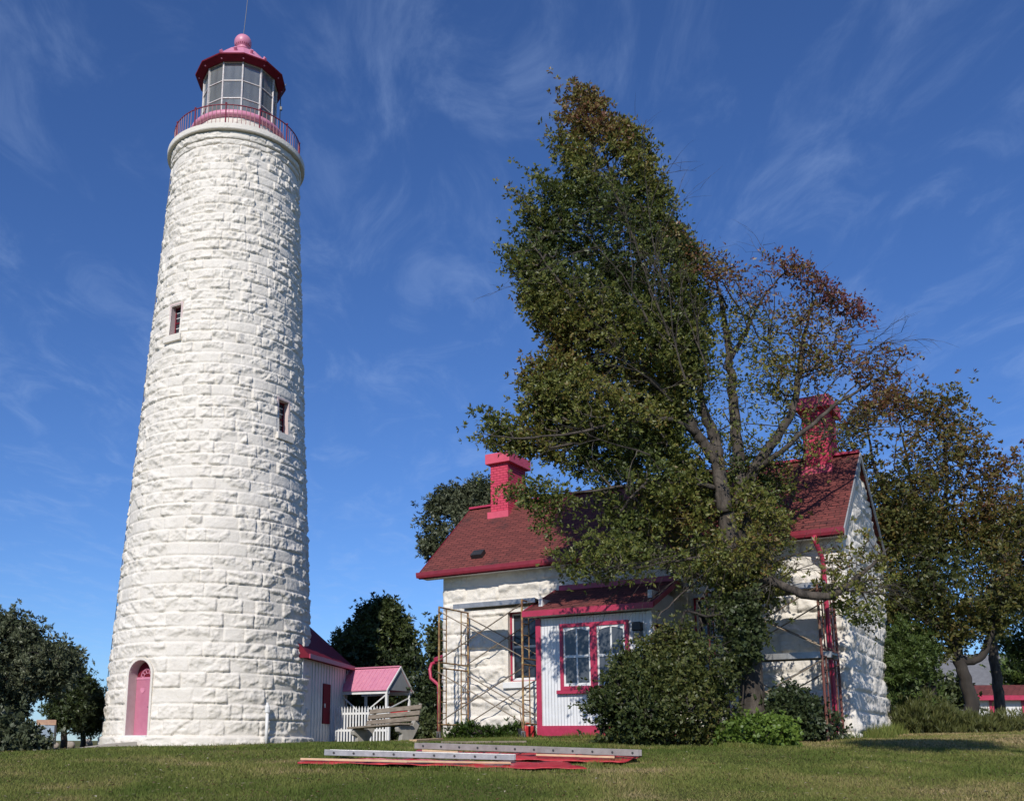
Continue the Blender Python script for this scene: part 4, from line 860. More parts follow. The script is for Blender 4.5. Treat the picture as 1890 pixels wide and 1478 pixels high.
def grow_wood(skel, att, rs, r_tip=.006, expo=.42, seg=.35, droop=0.0, windv=None, nmax=None):
    """skel: list of (points Nx3, radii). attaches every attractor to the wood by its nearest node; returns tube list, tip list"""
    nodes = []; 
    for P, r in skel:
        P = np.array(P); 
        for i in range(len(P) - 1):
            k = max(2, int(np.linalg.norm(P[i + 1] - P[i]) / .2))
            for t in np.linspace(0, 1, k, endpoint=False): nodes.append(P[i] * (1 - t) + P[i + 1] * t)
        nodes.append(P[-1])
    nS = len(nodes); cap_ = nS + len(att) * 14 + 10; NP = np.zeros((cap_, 3)); NP[:nS] = nodes; par = np.full(cap_, -1); cnt = nS
    d0 = np.array([np.min(((NP[:nS] - a) ** 2).sum(1)) for a in att]); order = np.argsort(d0); tips = np.full(len(att), -1)
    w = np.array(windv if windv is not None else (0, 0, 0), float)
    for ai in order:
        a = att[ai]; dv_ = a - NP[:cnt]; dist = np.sqrt((dv_ ** 2).sum(1)); pen = dist * (1 - .35 * ((dv_ @ w) / (dist + 1e-6)))
        pen[:nS] *= .93
        j = int(np.argmin(pen)); p = NP[j].copy(); L_ = dist[j]; k = max(1, int(L_ / seg)); bow = rs.normal(0, .06, 3) * L_ - w * .08 * L_ + np.array([0, 0, -.10 * L_])
        prev = j
        for q in range(1, k + 1):
            t = q / k; NP[cnt] = p + (a - p) * t + bow * 4 * t * (1 - t) * .8; par[cnt] = prev; prev = cnt; cnt += 1
        tips[ai] = prev
    load = np.zeros(cnt)
    load[tips] += 1
    for i in range(cnt - 1, nS - 1, -1):
        if par[i] >= 0: load[par[i]] += load[i]
    return NP[:cnt], par[:cnt], load, tips, nS
def wood_mesh(NP, par, load, nS, r_tip, expo, rmax):
    i = np.arange(nS, len(NP)); i = i[par[i] >= 0]; a = NP[par[i]]; b = NP[i]; rb = np.minimum(r_tip * np.maximum(load[i], 1) ** expo, rmax); pl = np.where(par[i] < nS, load[i] * 1.2, load[par[i]]); ra = np.minimum(r_tip * np.maximum(pl, 1) ** expo, rmax)
    d = b - a; L_ = np.linalg.norm(d, axis=1, keepdims=True); ok = L_[:, 0] > 1e-5; a, b, d, L_, ra, rb = a[ok], b[ok], d[ok], L_[ok], ra[ok], rb[ok]; d /= L_
    u = np.cross(d, np.where(np.abs(d[:, 2:3]) > .9, [[1., 0, 0]], [[0, 0, 1.]])); u /= np.linalg.norm(u, axis=1, keepdims=True); v = np.cross(d, u)
    K = 5; V = []; 
    for (c, r) in ((a, ra), (b, rb)):
        for k in range(K): t = 2 * math.pi * k / K; V.append(c + (u * math.cos(t) + v * math.sin(t)) * r[:, None])
    V = np.stack(V, 1); n = len(V); base = (np.arange(n) * 2 * K)[:, None]
    Q = np.concatenate([base + np.array([[k, (k + 1) % K, K + (k + 1) % K, K + k]]) for k in range(K)], 0)
    return V.reshape(-1, 3), Q
def leaves(C, dirs, rs, per, ln, wd, spread, radial=.8, tone=None, whorls=3, tj=.12, up=.25, flat=False, wdir=None):
    """C cluster centres, dirs twig directions. whorls of pointed folded leaves (two quads each)"""
    n = len(C); m = whorls; cc = np.repeat(C, m, 0) + rs.normal(0, 1, (n * m, 3)) * spread * (1 if wdir is None else .72)
    if wdir is not None: cc += np.array(wdir)[None] * (rs.normal(0, 1, (n * m, 1)) * spread * 1.9)
    dd = np.repeat(dirs, m, 0) + rs.normal(0, .35, (n * m, 3)); dd /= np.linalg.norm(dd, axis=1, keepdims=True)
    cc = np.repeat(cc, per, 0); dd = np.repeat(dd, per, 0); N_ = len(cc)
    rd = rs.normal(0, 1, (N_, 3)); rd -= dd * (rd * dd).sum(1, keepdims=True); rd /= np.linalg.norm(rd, axis=1, keepdims=True)
    L_ = rd * radial + dd * rs.uniform(.1, .9, (N_, 1)) + np.array([0, 0, up]); L_ /= np.linalg.norm(L_, axis=1, keepdims=True)
    s = np.cross(L_, dd + rs.normal(0, .4, (N_, 3))); s /= (np.linalg.norm(s, axis=1, keepdims=True) + 1e-9); nn = np.cross(s, L_)
    l = ln * rs.uniform(.6, 1.2, (N_, 1)); w = wd * rs.uniform(.7, 1.2, (N_, 1)); b0 = cc + rd * rs.uniform(0, .03, (N_, 1))
    a = b0; mid = b0 + L_ * l * .5 + nn * l * .06; tip = b0 + L_ * l - nn * l * .08
    if flat:
        V = np.stack([a, mid + s * w, tip, mid - s * w], 1); Q = np.arange(N_ * 4).reshape(-1, 4); rep = 1
    else:
        V = np.stack([a, mid + s * w - nn * w * .4, tip, mid - s * w - nn * w * .4], 1); base = (np.arange(N_) * 4)[:, None]
        Q = (base + np.array([[0, 1, 2, 3]])); rep = 1
    T = None
    if tone is not None:
        T = np.repeat(np.repeat(tone, m), per) + rs.normal(0, tj, N_)
        T = np.clip(T, 0, 1)
    return V.reshape(-1, 3), Q, T
def leaf_tree(name, label, cat, regions, limbs, base, leafm, barkm, seed, leaf=(.10, .022), per=7, whorls=3, spread=.13, wind=(0, 0, 0), r_tip=.006, expo=.42, rmax=.12, group=None, flat=False, up=.25, twig=True, extra=None, radial=.8):
    """regions: (outline px, n, Y, max depth, tone(fn or number), threshold, noise scale)"""
    rs = np.random.RandomState(seed); A_ = []; T_ = []
    keep = []
    for (poly, n, Y, md, tone, thr, sc, *kp) in regions:
        if isinstance(poly, np.ndarray): P = poly; e = np.full(len(P), .5)
        else: P, e = sample_poly(poly, n, Y, md, rs, thr, sc, wind=wind if any(wind) else None)
        keep.append(np.full(len(P), kp[0] if kp else 1.0)); A_.append(P); T_.append(tone(P, e, rs) if callable(tone) else np.full(len(P), tone) + (n3(P, seed, .8) - .5) * .5)
    att = np.concatenate(A_); T = np.concatenate(T_)
    t = thing(name, label, cat, base, 0, group); B = np.array(base)
    sk = [(np.array(p), r) for p, r in limbs]
    NP, par, load, tips, nS = grow_wood(sk, att, rs, windv=wind)
    mb = MB()
    for p, r in limbs:
        P = np.array(p); rr = np.interp(np.linspace(0, 1, len(P)), np.linspace(0, 1, len(r)), r)
        # smooth subdivide
        k = 5; tt = np.linspace(0, len(P) - 1, (len(P) - 1) * k + 1); Pi = np.stack([np.interp(tt, range(len(P)), P[:, j]) for j in range(3)], 1)
        for _ in range(2): Pi[1:-1] = (Pi[:-2] + 2 * Pi[1:-1] + Pi[2:]) / 4
        Pi[1:-1] += rs.normal(0, .012, Pi[1:-1].shape); ri = np.interp(tt, range(len(P)), rr) * (1 + rs.normal(0, .03, len(tt)))
        mb.tube(Pi, list(np.maximum(ri, .008)), 10)
    V, Q = wood_mesh(NP, par, load, nS, r_tip, expo, rmax)
    if flat: mb.add(V, Q)
    tr = obj('trunk', mb, barkm, t, off=base, smooth=True)
    if not flat:
        npmesh('branches', V - B, Q, barkm, t)
    pd = NP[tips] - NP[np.where(par[tips] >= 0, par[tips], tips)]; pd /= (np.linalg.norm(pd, axis=1, keepdims=True) + 1e-6)
    C = att; 
    V, Q, TT_ = leaves(C, pd, rs, per, leaf[0], leaf[1], spread, radial, T, whorls, up=up, flat=flat, wdir=(np.array(wind) / np.linalg.norm(wind)) if any(wind) else None)
    kk = rs.rand(len(Q)) < np.repeat(np.concatenate(keep), whorls * per)
    if not kk.all(): V = V.reshape(-1, 4, 3)[kk].reshape(-1, 3); Q = np.arange(len(V)).reshape(-1, 4); TT_ = TT_[kk]
    npmesh('crown', V - B, Q, leafm, t, TT_)
    return t
def Lp_(pts): return [tuple(atY(x, y, Y)) for x, y, Y in pts]
# ---- the big wind-bent tree in front of the cottage
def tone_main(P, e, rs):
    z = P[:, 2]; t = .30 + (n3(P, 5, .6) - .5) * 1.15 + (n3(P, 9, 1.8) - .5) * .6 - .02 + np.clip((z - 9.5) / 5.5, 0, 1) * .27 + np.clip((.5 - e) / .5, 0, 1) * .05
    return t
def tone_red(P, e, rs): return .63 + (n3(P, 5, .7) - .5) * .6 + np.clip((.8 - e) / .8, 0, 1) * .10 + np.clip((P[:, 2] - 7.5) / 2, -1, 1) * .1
Y0 = 20.1
main1 = [(1068, 157), (1096, 172), (1118, 205), (1142, 218), (1166, 232), (1172, 262), (1188, 236), (1200, 270), (1210, 320), (1216, 352), (1243, 356), (1222, 368), (1236, 410), (1262, 430), (1282, 480), (1296, 560), (1305, 630), (1292, 690), (1262, 745), (1248, 800), (1290, 870), (1300, 930), (1240, 985), (1190, 1000), (1140, 975), (1110, 940), (1085, 900), (1050, 862), (990, 838), (930, 826), (872, 818), (925, 806), (893, 776), (900, 762), (962, 775), (1000, 770), (962, 705), (985, 690), (1010, 668), (1030, 660), (1004, 612), (975, 570), (962, 520), (946, 470), (958, 440), (980, 415), (1002, 440), (962, 378), (960, 355), (988, 372), (1012, 390), (984, 318), (1000, 318), (1040, 350), (1055, 320), (1022, 262), (1026, 248), (1050, 262), (1045, 235), (1052, 205), (1058, 182)]
dens = [(980, 560), (1120, 470), (1270, 620), (1262, 740), (1230, 850), (1120, 830), (1000, 790), (960, 760), (1040, 690)]
low = [(1120, 970), (1240, 910), (1300, 940), (1400, 900), (1450, 960), (1430, 1060), (1400, 1090), (1310, 1100), (1230, 1080), (1170, 1040)]
topr = [(1215, 420), (1262, 425), (1300, 470), (1340, 460), (1385, 470), (1410, 500), (1445, 478), (1478, 474), (1500, 500), (1530, 520), (1560, 545), (1594, 568), (1580, 600), (1560, 640), (1555, 672), (1500, 690), (1470, 660), (1440, 600), (1400, 580), (1350, 560), (1310, 560), (1280, 520)]
midr = [(1440, 580), (1570, 590), (1560, 660), (1530, 700), (1500, 740), (1440, 740), (1400, 700), (1410, 640)]
inner = [(1300, 520), (1420, 560), (1440, 700), (1500, 780), (1560, 720), (1600, 770), (1500, 850), (1460, 890), (1340, 900), (1270, 860), (1262, 760), (1300, 680)]
farr = [(1560, 690), (1612, 650), (1650, 632), (1672, 642), (1664, 690), (1640, 730), (1590, 735)]
ivy = [(1330, 1000), (1420, 1010), (1440, 1090), (1385, 1130), (1390, 1180), (1350, 1190), (1330, 1100)]
T = lambda x, y, dy=0: (x, y, Y0 + dy)
limbs = [
    (Lp_([T(1392, 1352), T(1388, 1290), T(1380, 1210), T(1372, 1130), T(1362, 1060), T(1345, 990), T(1335, 930)]), [.36, .27, .25, .235, .22, .19, .16]),
    (Lp_([T(1338, 945, -.1), T(1330, 890, -.1), T(1325, 850), T(1306, 828), T(1285, 800), T(1262, 755), T(1240, 690), T(1215, 600), T(1190, 510), T(1160, 420), T(1130, 330), T(1100, 240), T(1075, 170)]), [.16, .15, .14, .12, .11, .10, .085, .07, .06, .045, .03, .02, .01]),
    (Lp_([T(1326, 855), T(1318, 800, .1), T(1300, 765, .15), T(1290, 730, .1), T(1296, 690, .1)]), [.13, .12, .10, .08, .02]),
    (Lp_([T(1366, 1080), T(1378, 1000, .3), T(1368, 930, .4), T(1366, 870, .4), T(1358, 800, .5), T(1352, 720, .5), T(1346, 650, .5), T(1335, 570, .5), T(1318, 500, .4)]), [.2, .17, .14, .13, .12, .10, .08, .05, .02]),
    (Lp_([T(1350, 660, .5), T(1372, 620, .6), T(1400, 560, .5), T(1440, 510, .3)]), [.06, .05, .03, .015]),
    (Lp_([T(1372, 910, .4), T(1400, 850, .2), T(1440, 800, 0), T(1466, 750, 0), T(1474, 690, 0), T(1484, 620, .2), T(1500, 560, .3)]), [.13, .11, .095, .08, .06, .04, .02]),
    (Lp_([T(1390, 870, .2), T(1440, 835, -.2), T(1490, 790, -.3), T(1550, 740, -.2), T(1620, 700, 0), T(1660, 660, 0)]), [.07, .055, .045, .035, .02, .01]),
    (Lp_([T(1290, 800), T(1230, 770, -.5), T(1150, 780, -.9), T(1060, 800, -1.1), T(960, 810, -1), T(890, 800, -.9)]), [.07, .05, .038, .026, .016, .008]),
    (Lp_([T(1330, 900), T(1270, 890, -.3), T(1180, 890, -.6), T(1080, 910, -.8), T(970, 905, -.9)]), [.06, .045, .03, .02, .008]),
    (Lp_([T(1262, 755), T(1190, 690, -.4), T(1110, 610, -.6), T(1030, 520, -.7), T(975, 440, -.6)]), [.08, .06, .045, .03, .012]),
    (Lp_([T(1240, 690), T(1180, 590, .5), T(1110, 480, .9), T(1050, 400, .8)]), [.07, .05, .03, .012]),
    (Lp_([T(1376, 1100), T(1410, 1068, -.5), T(1440, 1078, -1), T(1480, 1098, -1.4), T(1530, 1100, -1.5), T(1570, 1078, -1.4), T(1600, 1050, -1.2), T(1640, 1010, -1)]), [.10, .085, .08, .085, .08, .065, .04, .015]),
    (Lp_([T(1350, 1010), T(1290, 1030, -.5), T(1220, 1040, -.8), T(1140, 1050, -1)]), [.05, .035, .02, .01]),
    (Lp_([T(1352, 1020), T(1300, 1060, -.3), T(1240, 1110, -.6), T(1200, 1160, -.8)]), [.035, .025, .015, .006])]
back = [(1235, 860), (1290, 850), (1330, 900), (1350, 800), (1400, 830), (1450, 890), (1450, 980), (1420, 1050), (1330, 1080), (1240, 1060), (1200, 1010), (1200, 940)]
brA = [(912, 915), (945, 902), (1000, 890), (1040, 894), (1060, 920), (1010, 940), (1020, 985), (1000, 990), (985, 945), (940, 930)]
brB = [(1022, 1052), (1062, 1012), (1100, 985), (1170, 1000), (1190, 1040), (1120, 1068), (1050, 1064)]
armf = [(1490, 1080), (1560, 1010), (1600, 990), (1640, 1000), (1640, 1080), (1600, 1140), (1560, 1160), (1545, 1110)]
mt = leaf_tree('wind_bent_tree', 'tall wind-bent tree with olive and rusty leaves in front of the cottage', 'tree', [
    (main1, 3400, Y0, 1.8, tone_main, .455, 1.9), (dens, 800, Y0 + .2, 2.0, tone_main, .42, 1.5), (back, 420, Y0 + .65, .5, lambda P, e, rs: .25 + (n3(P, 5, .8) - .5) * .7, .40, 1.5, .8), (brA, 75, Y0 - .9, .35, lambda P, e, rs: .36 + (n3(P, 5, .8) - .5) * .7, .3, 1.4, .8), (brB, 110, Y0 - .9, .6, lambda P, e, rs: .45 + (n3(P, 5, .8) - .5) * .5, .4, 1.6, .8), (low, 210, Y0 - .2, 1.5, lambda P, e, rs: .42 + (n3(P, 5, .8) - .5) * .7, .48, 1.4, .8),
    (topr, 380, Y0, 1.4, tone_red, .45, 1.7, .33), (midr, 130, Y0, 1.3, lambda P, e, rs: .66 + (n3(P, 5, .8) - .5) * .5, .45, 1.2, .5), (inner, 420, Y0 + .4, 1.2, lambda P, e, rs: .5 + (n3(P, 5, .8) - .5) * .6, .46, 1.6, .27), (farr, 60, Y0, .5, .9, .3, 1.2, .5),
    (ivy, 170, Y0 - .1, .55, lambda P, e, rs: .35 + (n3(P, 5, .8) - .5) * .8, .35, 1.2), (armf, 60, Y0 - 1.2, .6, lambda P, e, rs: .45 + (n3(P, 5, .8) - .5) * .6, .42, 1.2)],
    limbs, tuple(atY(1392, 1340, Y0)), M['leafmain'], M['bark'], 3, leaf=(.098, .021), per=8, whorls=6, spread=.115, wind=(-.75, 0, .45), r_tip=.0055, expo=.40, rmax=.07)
# bare dead twigs low on the crown
def bare_twigs(label, starts, seed, m_):
    rs = random.Random(seed); mb = MB()
    for (p, d, L_, r) in starts:
        stack = [(Vector(p), Vector(d).normalized(), L_, r, 0)]
        while stack:
            p0, d0, l, r0, g = stack.pop(); pts = [p0]; q = p0.copy(); dd = d0.copy(); k = 6
            for i in range(k):
                dd = (dd + Vector((rs.gauss(0, .10), rs.gauss(0, .10), rs.gauss(-.03, .08)))).normalized(); q = q + dd * l / k; pts.append(q.copy())
                if g < 3 and rs.random() < (.62 if g < 2 else .4):
                    sd_ = (dd + Vector((rs.gauss(0, .5), rs.gauss(0, .5), rs.gauss(-.1, .4)))).normalized(); stack.append((q.copy(), sd_, l * rs.uniform(.45, .75), r0 * .55, g + 1))
            mb.tube(pts, [r0 * (1 - .75 * i / k) for i in range(k + 1)], 4, cap=False)
    return mb
st = []
for (x, y, dy, tx, ty, tdy, L_) in ((1350, 1010, 0, 1200, 1080, -1.2, 1.9), (1345, 1030, 0, 1230, 1130, -1.0, 1.6), (1350, 990, 0, 1180, 1020, -1.4, 2.0), (1400, 1060, -.2, 1480, 1000, -1.2, 1.4), (1405, 1060, -.2, 1460, 1080, -1.3, 1.2), (1430, 1075, -.8, 1500, 1020, -1.6, 1.1), (1380, 1000, .2, 1450, 1030, -1, 1.3), (1550, 1090, -1.45, 1640, 1085, -1.6, 1.0), (1560, 1082, -1.4, 1640, 1050, -1.7, .9), (1480, 640, .1, 1600, 590, -.3, 1.7), (1474, 700, 0, 1600, 640, -.2, 1.6), (1440, 800, 0, 1560, 780, -.4, 1.5)):
    a = Vector(atY(x, y, Y0 + dy)); b = Vector(atY(tx, ty, Y0 + tdy)); st.append((a, b - a, L_, .018))
for (x, y, dy, tx, ty, tdy, L_) in ((1200, 600, -1.4, 1110, 330, -1.6, 2.4), (1200, 540, -.9, 1150, 260, -.9, 2.6), (1235, 620, -1.2, 1170, 400, -1.3, 2.2), (1225, 540, -.8, 1150, 300, -1.1, 2.1), (1180, 470, -1.2, 1110, 260, -1.2, 2.0), (1265, 700, -1.4, 1180, 520, -1.7, 2.0), (1290, 640, -.8, 1240, 500, -1.2, 1.6), (1240, 740, -1.5, 1120, 640, -1.9, 1.9), (1310, 700, -.9, 1300, 520, -1.2, 1.8), (1200, 840, -1.4, 1060, 790, -2.0, 1.9), (1420, 640, 0, 1440, 480, -.4, 1.6), (1380, 620, .2, 1360, 470, 0, 1.5), (1500, 760, -.2, 1570, 660, -.6, 1.4)):
    a = Vector(atY(x, y, Y0 + dy)); b = Vector(atY(tx, ty, Y0 + tdy)); st.append((a, b - a, L_, .02))
for i, s1 in enumerate(st): obj('bare_twig', bare_twigs('', [s1], 5 + i, None), M['bark'], mt, off=tuple(atY(1392, 1340, Y0)))
# ---- reddish tree at the right behind the cottage
YR = 25.5
rt = [(1560, 775), (1600, 735), (1640, 718), (1690, 728), (1720, 740), (1750, 722), (1765, 775), (1790, 790), (1792, 820), (1830, 840), (1882, 830), (1886, 850), (1850, 862), (1838, 900), (1850, 940), (1838, 980), (1800, 1000), (1760, 990), (1700, 1040), (1650, 1010), (1620, 980), (1590, 900), (1570, 850), (1540, 800)]
rt2 = [(1600, 960), (1700, 940), (1800, 980), (1900, 930), (1960, 960), (1990, 1080), (1960, 1120), (1880, 1110), (1850, 1170), (1810, 1160), (1780, 1205), (1735, 1195), (1690, 1190), (1650, 1130), (1600, 1030)]
R_ = lambda x, y, dy=0: (x, y, YR + dy)
leaf_tree('russet_tree', 'broad russet and olive tree rising behind the cottage on the right', 'tree', [(rt, 640, YR, 2.2, lambda P, e, rs: .60 + (n3(P, 5, .6) - .5) * .7 + np.clip((P[:, 2] - 7) / 3, -1, 1) * .12, .42, 1.0), ([(1590, 900), (1650, 880), (1700, 960), (1700, 1100), (1660, 1160), (1625, 1120), (1600, 1020)], 260, YR, 1.2, lambda P, e, rs: .40 + (n3(P, 15, .6) - .5) * .8, .38, 1.2), (rt2, 980, YR, 2.3, lambda P, e, rs: .42 + (n3(P, 15, .6) - .5) * .8, .38, .9)],
    [(Lp_([R_(1790, 1335), R_(1795, 1300), R_(1780, 1250), R_(1768, 1215), R_(1762, 1170), R_(1730, 1100), R_(1710, 1040)]), [.22, .17, .15, .14, .13, .12, .10]),
     (Lp_([R_(1765, 1212), R_(1790, 1222), R_(1812, 1212), R_(1830, 1170), R_(1850, 1100), R_(1860, 1020)]), [.12, .11, .1, .08, .05, .03]),
     (Lp_([R_(1715, 1050), R_(1670, 1000), R_(1640, 930), R_(1610, 850), R_(1600, 780)]), [.10, .08, .06, .04, .02]),
     (Lp_([R_(1710, 1040), R_(1730, 960), R_(1750, 890), R_(1740, 800)]), [.11, .08, .05, .02]), (Lp_([R_(1712, 1040), R_(1690, 960, .5), R_(1680, 880, .6), R_(1660, 780, .5)]), [.08, .06, .04, .02]),
     (Lp_([R_(1740, 930), R_(1790, 890), R_(1850, 850), R_(1880, 840)]), [.05, .04, .02, .01])],
    tuple(atY(1792, 1330, YR)), M['leafright'], M['darkbark'], 11, leaf=(.125, .025), per=7, whorls=6, spread=.18, wind=(.5, 0, .35), rmax=.06)
leaf_tree('slender_tree', 'slender leaning tree at the far right with russet top', 'tree', [([(1800, 960), (1860, 920), (1900, 860), (1980, 900), (1990, 1100), (1900, 1120), (1840, 1090)], 330, 29, 1.6, lambda P, e, rs: .55 + (n3(P, 15, .6) - .5) * .8, .4, .9)],
    [([tuple(p) for p in Lp_([(1850, 1350, 29), (1846, 1300, 29), (1838, 1240, 29), (1830, 1180, 29), (1850, 1080, 29), (1880, 1000, 29)])], [.17, .15, .14, .13, .1, .05])],
    tuple(atY(1850, 1345, 29)), M['leafright'], M['bark'], 13, leaf=(.13, .026), per=7, whorls=6, spread=.22, rmax=.06)
# ---- generic evergreen masses
def conifer(name, label, poly, n, Y, md, trunk_px, leafm, seed, leaf=(.20, .03), per=10, whorls=3, spread=.22, thr=.40, sc=.9, tone=.4, rt_=.12, cat='tree', group=None, gr=.35, radial=.9, up=.1):
    x, yb, yt = trunk_px; b = atY(x, yb, Y); b[2] = max(b[2], -9)
    return leaf_tree(name, label, cat, [(poly, n, Y, md, lambda P, e, rs: tone + (n3(P, seed, .8) - .5) * .9, thr, sc)], [(Lp_([(x, yb, Y), (x + 2, yb + (yt - yb) * .4, Y), (x, yt, Y)]), [rt_, rt_ * .7, rt_ * .15])], tuple(b), leafm, M['darkbark'], seed, leaf=leaf, per=per, whorls=whorls, spread=spread, rmax=.05, group=group, flat=True, radial=radial, up=up)
conifer('cedar_tree', 'dense dark cedar with pointed top between the porch and the cottage', [(696, 1110), (712, 1106), (735, 1125), (738, 1150), (752, 1160), (762, 1195), (776, 1220), (783, 1260), (790, 1330), (760, 1345), (700, 1330), (640, 1290), (610, 1240), (622, 1185), (640, 1165), (662, 1155), (668, 1128), (690, 1122)], 1500, 46, 2.8, (722, 1362, 1120), M['needle'], 21, leaf=(.20, .04), per=9, whorls=6, spread=.22, thr=.40, sc=.9, rt_=.2)
conifer('evergreen_tree', 'narrow dark evergreen close against the left corner of the cottage', [(798, 1160), (815, 1150), (840, 1180), (840, 1330), (780, 1330), (784, 1240), (800, 1210)], 420, 40, 1.5, (810, 1362, 1170), M['leafdark'], 22, leaf=(.22, .05), per=8, spread=.25)
conifer('windswept_pine', 'grey green windswept pine top showing behind the left chimney', [(800, 925), (830, 905), (860, 905), (890, 890), (905, 893), (960, 900), (960, 1000), (880, 1040), (800, 1030), (775, 1005), (800, 1000), (768, 965), (790, 955), (768, 935)], 1000, 33, 2.0, (900, 1300, 920), M['juniper'], 23, leaf=(.14, .022), per=12, whorls=5, spread=.17, thr=.42, sc=1.3, tone=.5, rt_=.22)
hedge_px = [(700, 1332), (740, 1326), (790, 1330), (830, 1328), (835, 1366), (690, 1366)]
conifer('clipped_hedge', 'low green hedge in the gap between the bench and the cottage', hedge_px, 420, 38, 1.0, (770, 1366, 1340), M['leafdark'], 24, leaf=(.12, .04), per=8, whorls=4, spread=.16, thr=.2, tone=.55, rt_=.04, cat='hedge')
# left foreground junipers and pines
conifer('leaning_juniper', 'large grey green juniper leaning over at the left edge of the photo', [(-160, 1120), (-60, 1100), (0, 1140), (22, 1134), (48, 1140), (62, 1150), (72, 1175), (92, 1186), (112, 1184), (135, 1205), (138, 1245), (116, 1262), (92, 1266), (66, 1276), (42, 1294), (38, 1315), (30, 1340), (15, 1345), (-60, 1400), (-160, 1400)], 2300, 20, 1.9, (-30, 1420, 1180), M['juniper'], 31, leaf=(.085, .016), per=12, whorls=5, spread=.12, thr=.38, sc=1.4, tone=.42, rt_=.22)
conifer('juniper_bush', 'rounded grey green bush at the left edge below the juniper', [(-100, 1340), (0, 1320), (30, 1345), (48, 1348), (62, 1366), (80, 1384), (80, 1400), (60, 1416), (0, 1420), (-100, 1425)], 900, 18.5, 1.3, (10, 1420, 1360), M['juniper'], 32, leaf=(.10, .026), per=8, whorls=5, spread=.12, thr=.3, sc=1.2, tone=.55, rt_=.06, cat='bush')
conifer('shore_pine', 'dark pine with flat spreading limbs behind the information sign', [(110, 1250), (134, 1200), (150, 1240), (150, 1330), (125, 1345), (104, 1342), (86, 1345), (96, 1325), (84, 1315), (100, 1295), (96, 1275)], 480, 34, 1.7, (117, 1380, 1230), M['needle'], 33, leaf=(.14, .02), per=12, whorls=4, spread=.14, thr=.45, rt_=.12, group=None)
conifer('shore_pine', 'second dark pine directly left of the lighthouse base', [(160, 1245), (166, 1262), (178, 1272), (188, 1285), (190, 1300), (188, 1340), (170, 1350), (140, 1345), (118, 1320), (140, 1290), (150, 1262)], 420, 36, 1.6, (152, 1380, 1250), M['needle'], 34, leaf=(.14, .02), per=12, whorls=4, spread=.14, thr=.45, rt_=.1)
# pines on the right
conifer('young_pine', 'bright green bushy pine right behind the cottage gable', [(1640, 1165), (1665, 1145), (1700, 1165), (1722, 1200), (1712, 1250), (1735, 1275), (1700, 1296), (1640, 1300), (1630, 1240)], 620, 24.6, 1.2, (1722, 1340, 1170), M['pine'], 41, leaf=(.12, .016), per=12, whorls=5, spread=.11, thr=.50, sc=1.5, rt_=.10)
conifer('bright_pine', 'bright yellow green pine crown at the right edge', [(1828, 1100), (1850, 1088), (1900, 1085), (1990, 1100), (1990, 1230), (1860, 1210), (1828, 1170), (1800, 1140)], 620, 33, 1.6, (1925, 1330, 1120), M['pine'], 42, leaf=(.15, .02), per=12, whorls=4, spread=.18, thr=.44, sc=1.1, rt_=.15)
conifer('background_bush', 'green leafy bushes in front of the grey roof on the far right', [(1840, 1230), (1880, 1215), (1980, 1215), (1990, 1275), (1840, 1272)], 420, 50, 1.6, (1900, 1290, 1240), M['pine'], 43, leaf=(.25, .08), per=7, spread=.3, thr=.3, tone=.35, rt_=.05, cat='bush')
conifer('background_bush', 'dark bushes beyond the thicket between cottage and shed', [(1640, 1240), (1700, 1255), (1760, 1262), (1790, 1290), (1700, 1320), (1640, 1320)], 420, 40, 1.4, (1700, 1330, 1270), M['leafdark'], 44, leaf=(.2, .06), per=7, spread=.26, thr=.3, tone=.6, rt_=.05, cat='bush')
conifer('thicket', 'tall weeds and shrubs along the far side of the cottage gable', [(1635, 1330), (1640, 1292), (1662, 1300), (1690, 1284), (1710, 1305), (1738, 1306), (1756, 1334), (1800, 1338), (1840, 1336), (1890, 1340), (1960, 1340), (1960, 1352), (1800, 1352), (1720, 1344), (1650, 1348)], 900, 24.6, 1.2, (1720, 1350, 1320), M['weed'], 45, leaf=(.20, .009), per=10, whorls=4, spread=.14, thr=.36, sc=1.8, tone=.42, rt_=.02, cat='bush', up=1.6)
# shrubs before the cottage
YS = 18.7
conifer('big_shrub', 'large dark leafy shrub spreading low before the right half of the sunroom', [(1122, 1278), (1136, 1240), (1152, 1272), (1172, 1226), (1190, 1268), (1215, 1222), (1240, 1262), (1268, 1212), (1300, 1250), (1335, 1215), (1345, 1280), (1360, 1330), (1385, 1352), (1340, 1374), (1280, 1378), (1235, 1366), (1190, 1379), (1150, 1366), (1120, 1370), (1100, 1345), (1126, 1318), (1090, 1296), (1104, 1275)], 1150, YS, .95, (1230, 1376, 1220), M['shrub'], 51, leaf=(.085, .024), per=8, whorls=4, spread=.13, thr=.46, sc=2.2, tone=.50, rt_=.05, cat='shrub')
conifer('loose_shrub', 'taller loose shrub with open twiggy top between the sunroom window and the trunk', [(1128, 1238), (1145, 1192), (1160, 1225), (1182, 1165), (1200, 1205), (1222, 1135), (1245, 1180), (1262, 1118), (1290, 1160), (1318, 1110), (1350, 1150), (1352, 1260), (1330, 1300), (1240, 1300), (1180, 1280), (1140, 1262)], 620, YS + .5, .8, (1260, 1372, 1160), M['shrub'], 57, leaf=(.08, .022), per=7, whorls=3, spread=.11, thr=.50, sc=2.2, tone=.42, rt_=.03, cat='shrub')
conifer('lime_shrub', 'low lime green shrub at the foot of the big tree trunk', [(1325, 1365), (1345, 1345), (1390, 1328), (1440, 1332), (1465, 1345), (1470, 1366), (1420, 1378), (1360, 1380)], 520, 18.3, .5, (1400, 1376, 1350), M['lime'], 52, leaf=(.085, .03), per=8, whorls=4, spread=.07, thr=.25, sc=1.5, tone=.5, rt_=.02, cat='shrub')
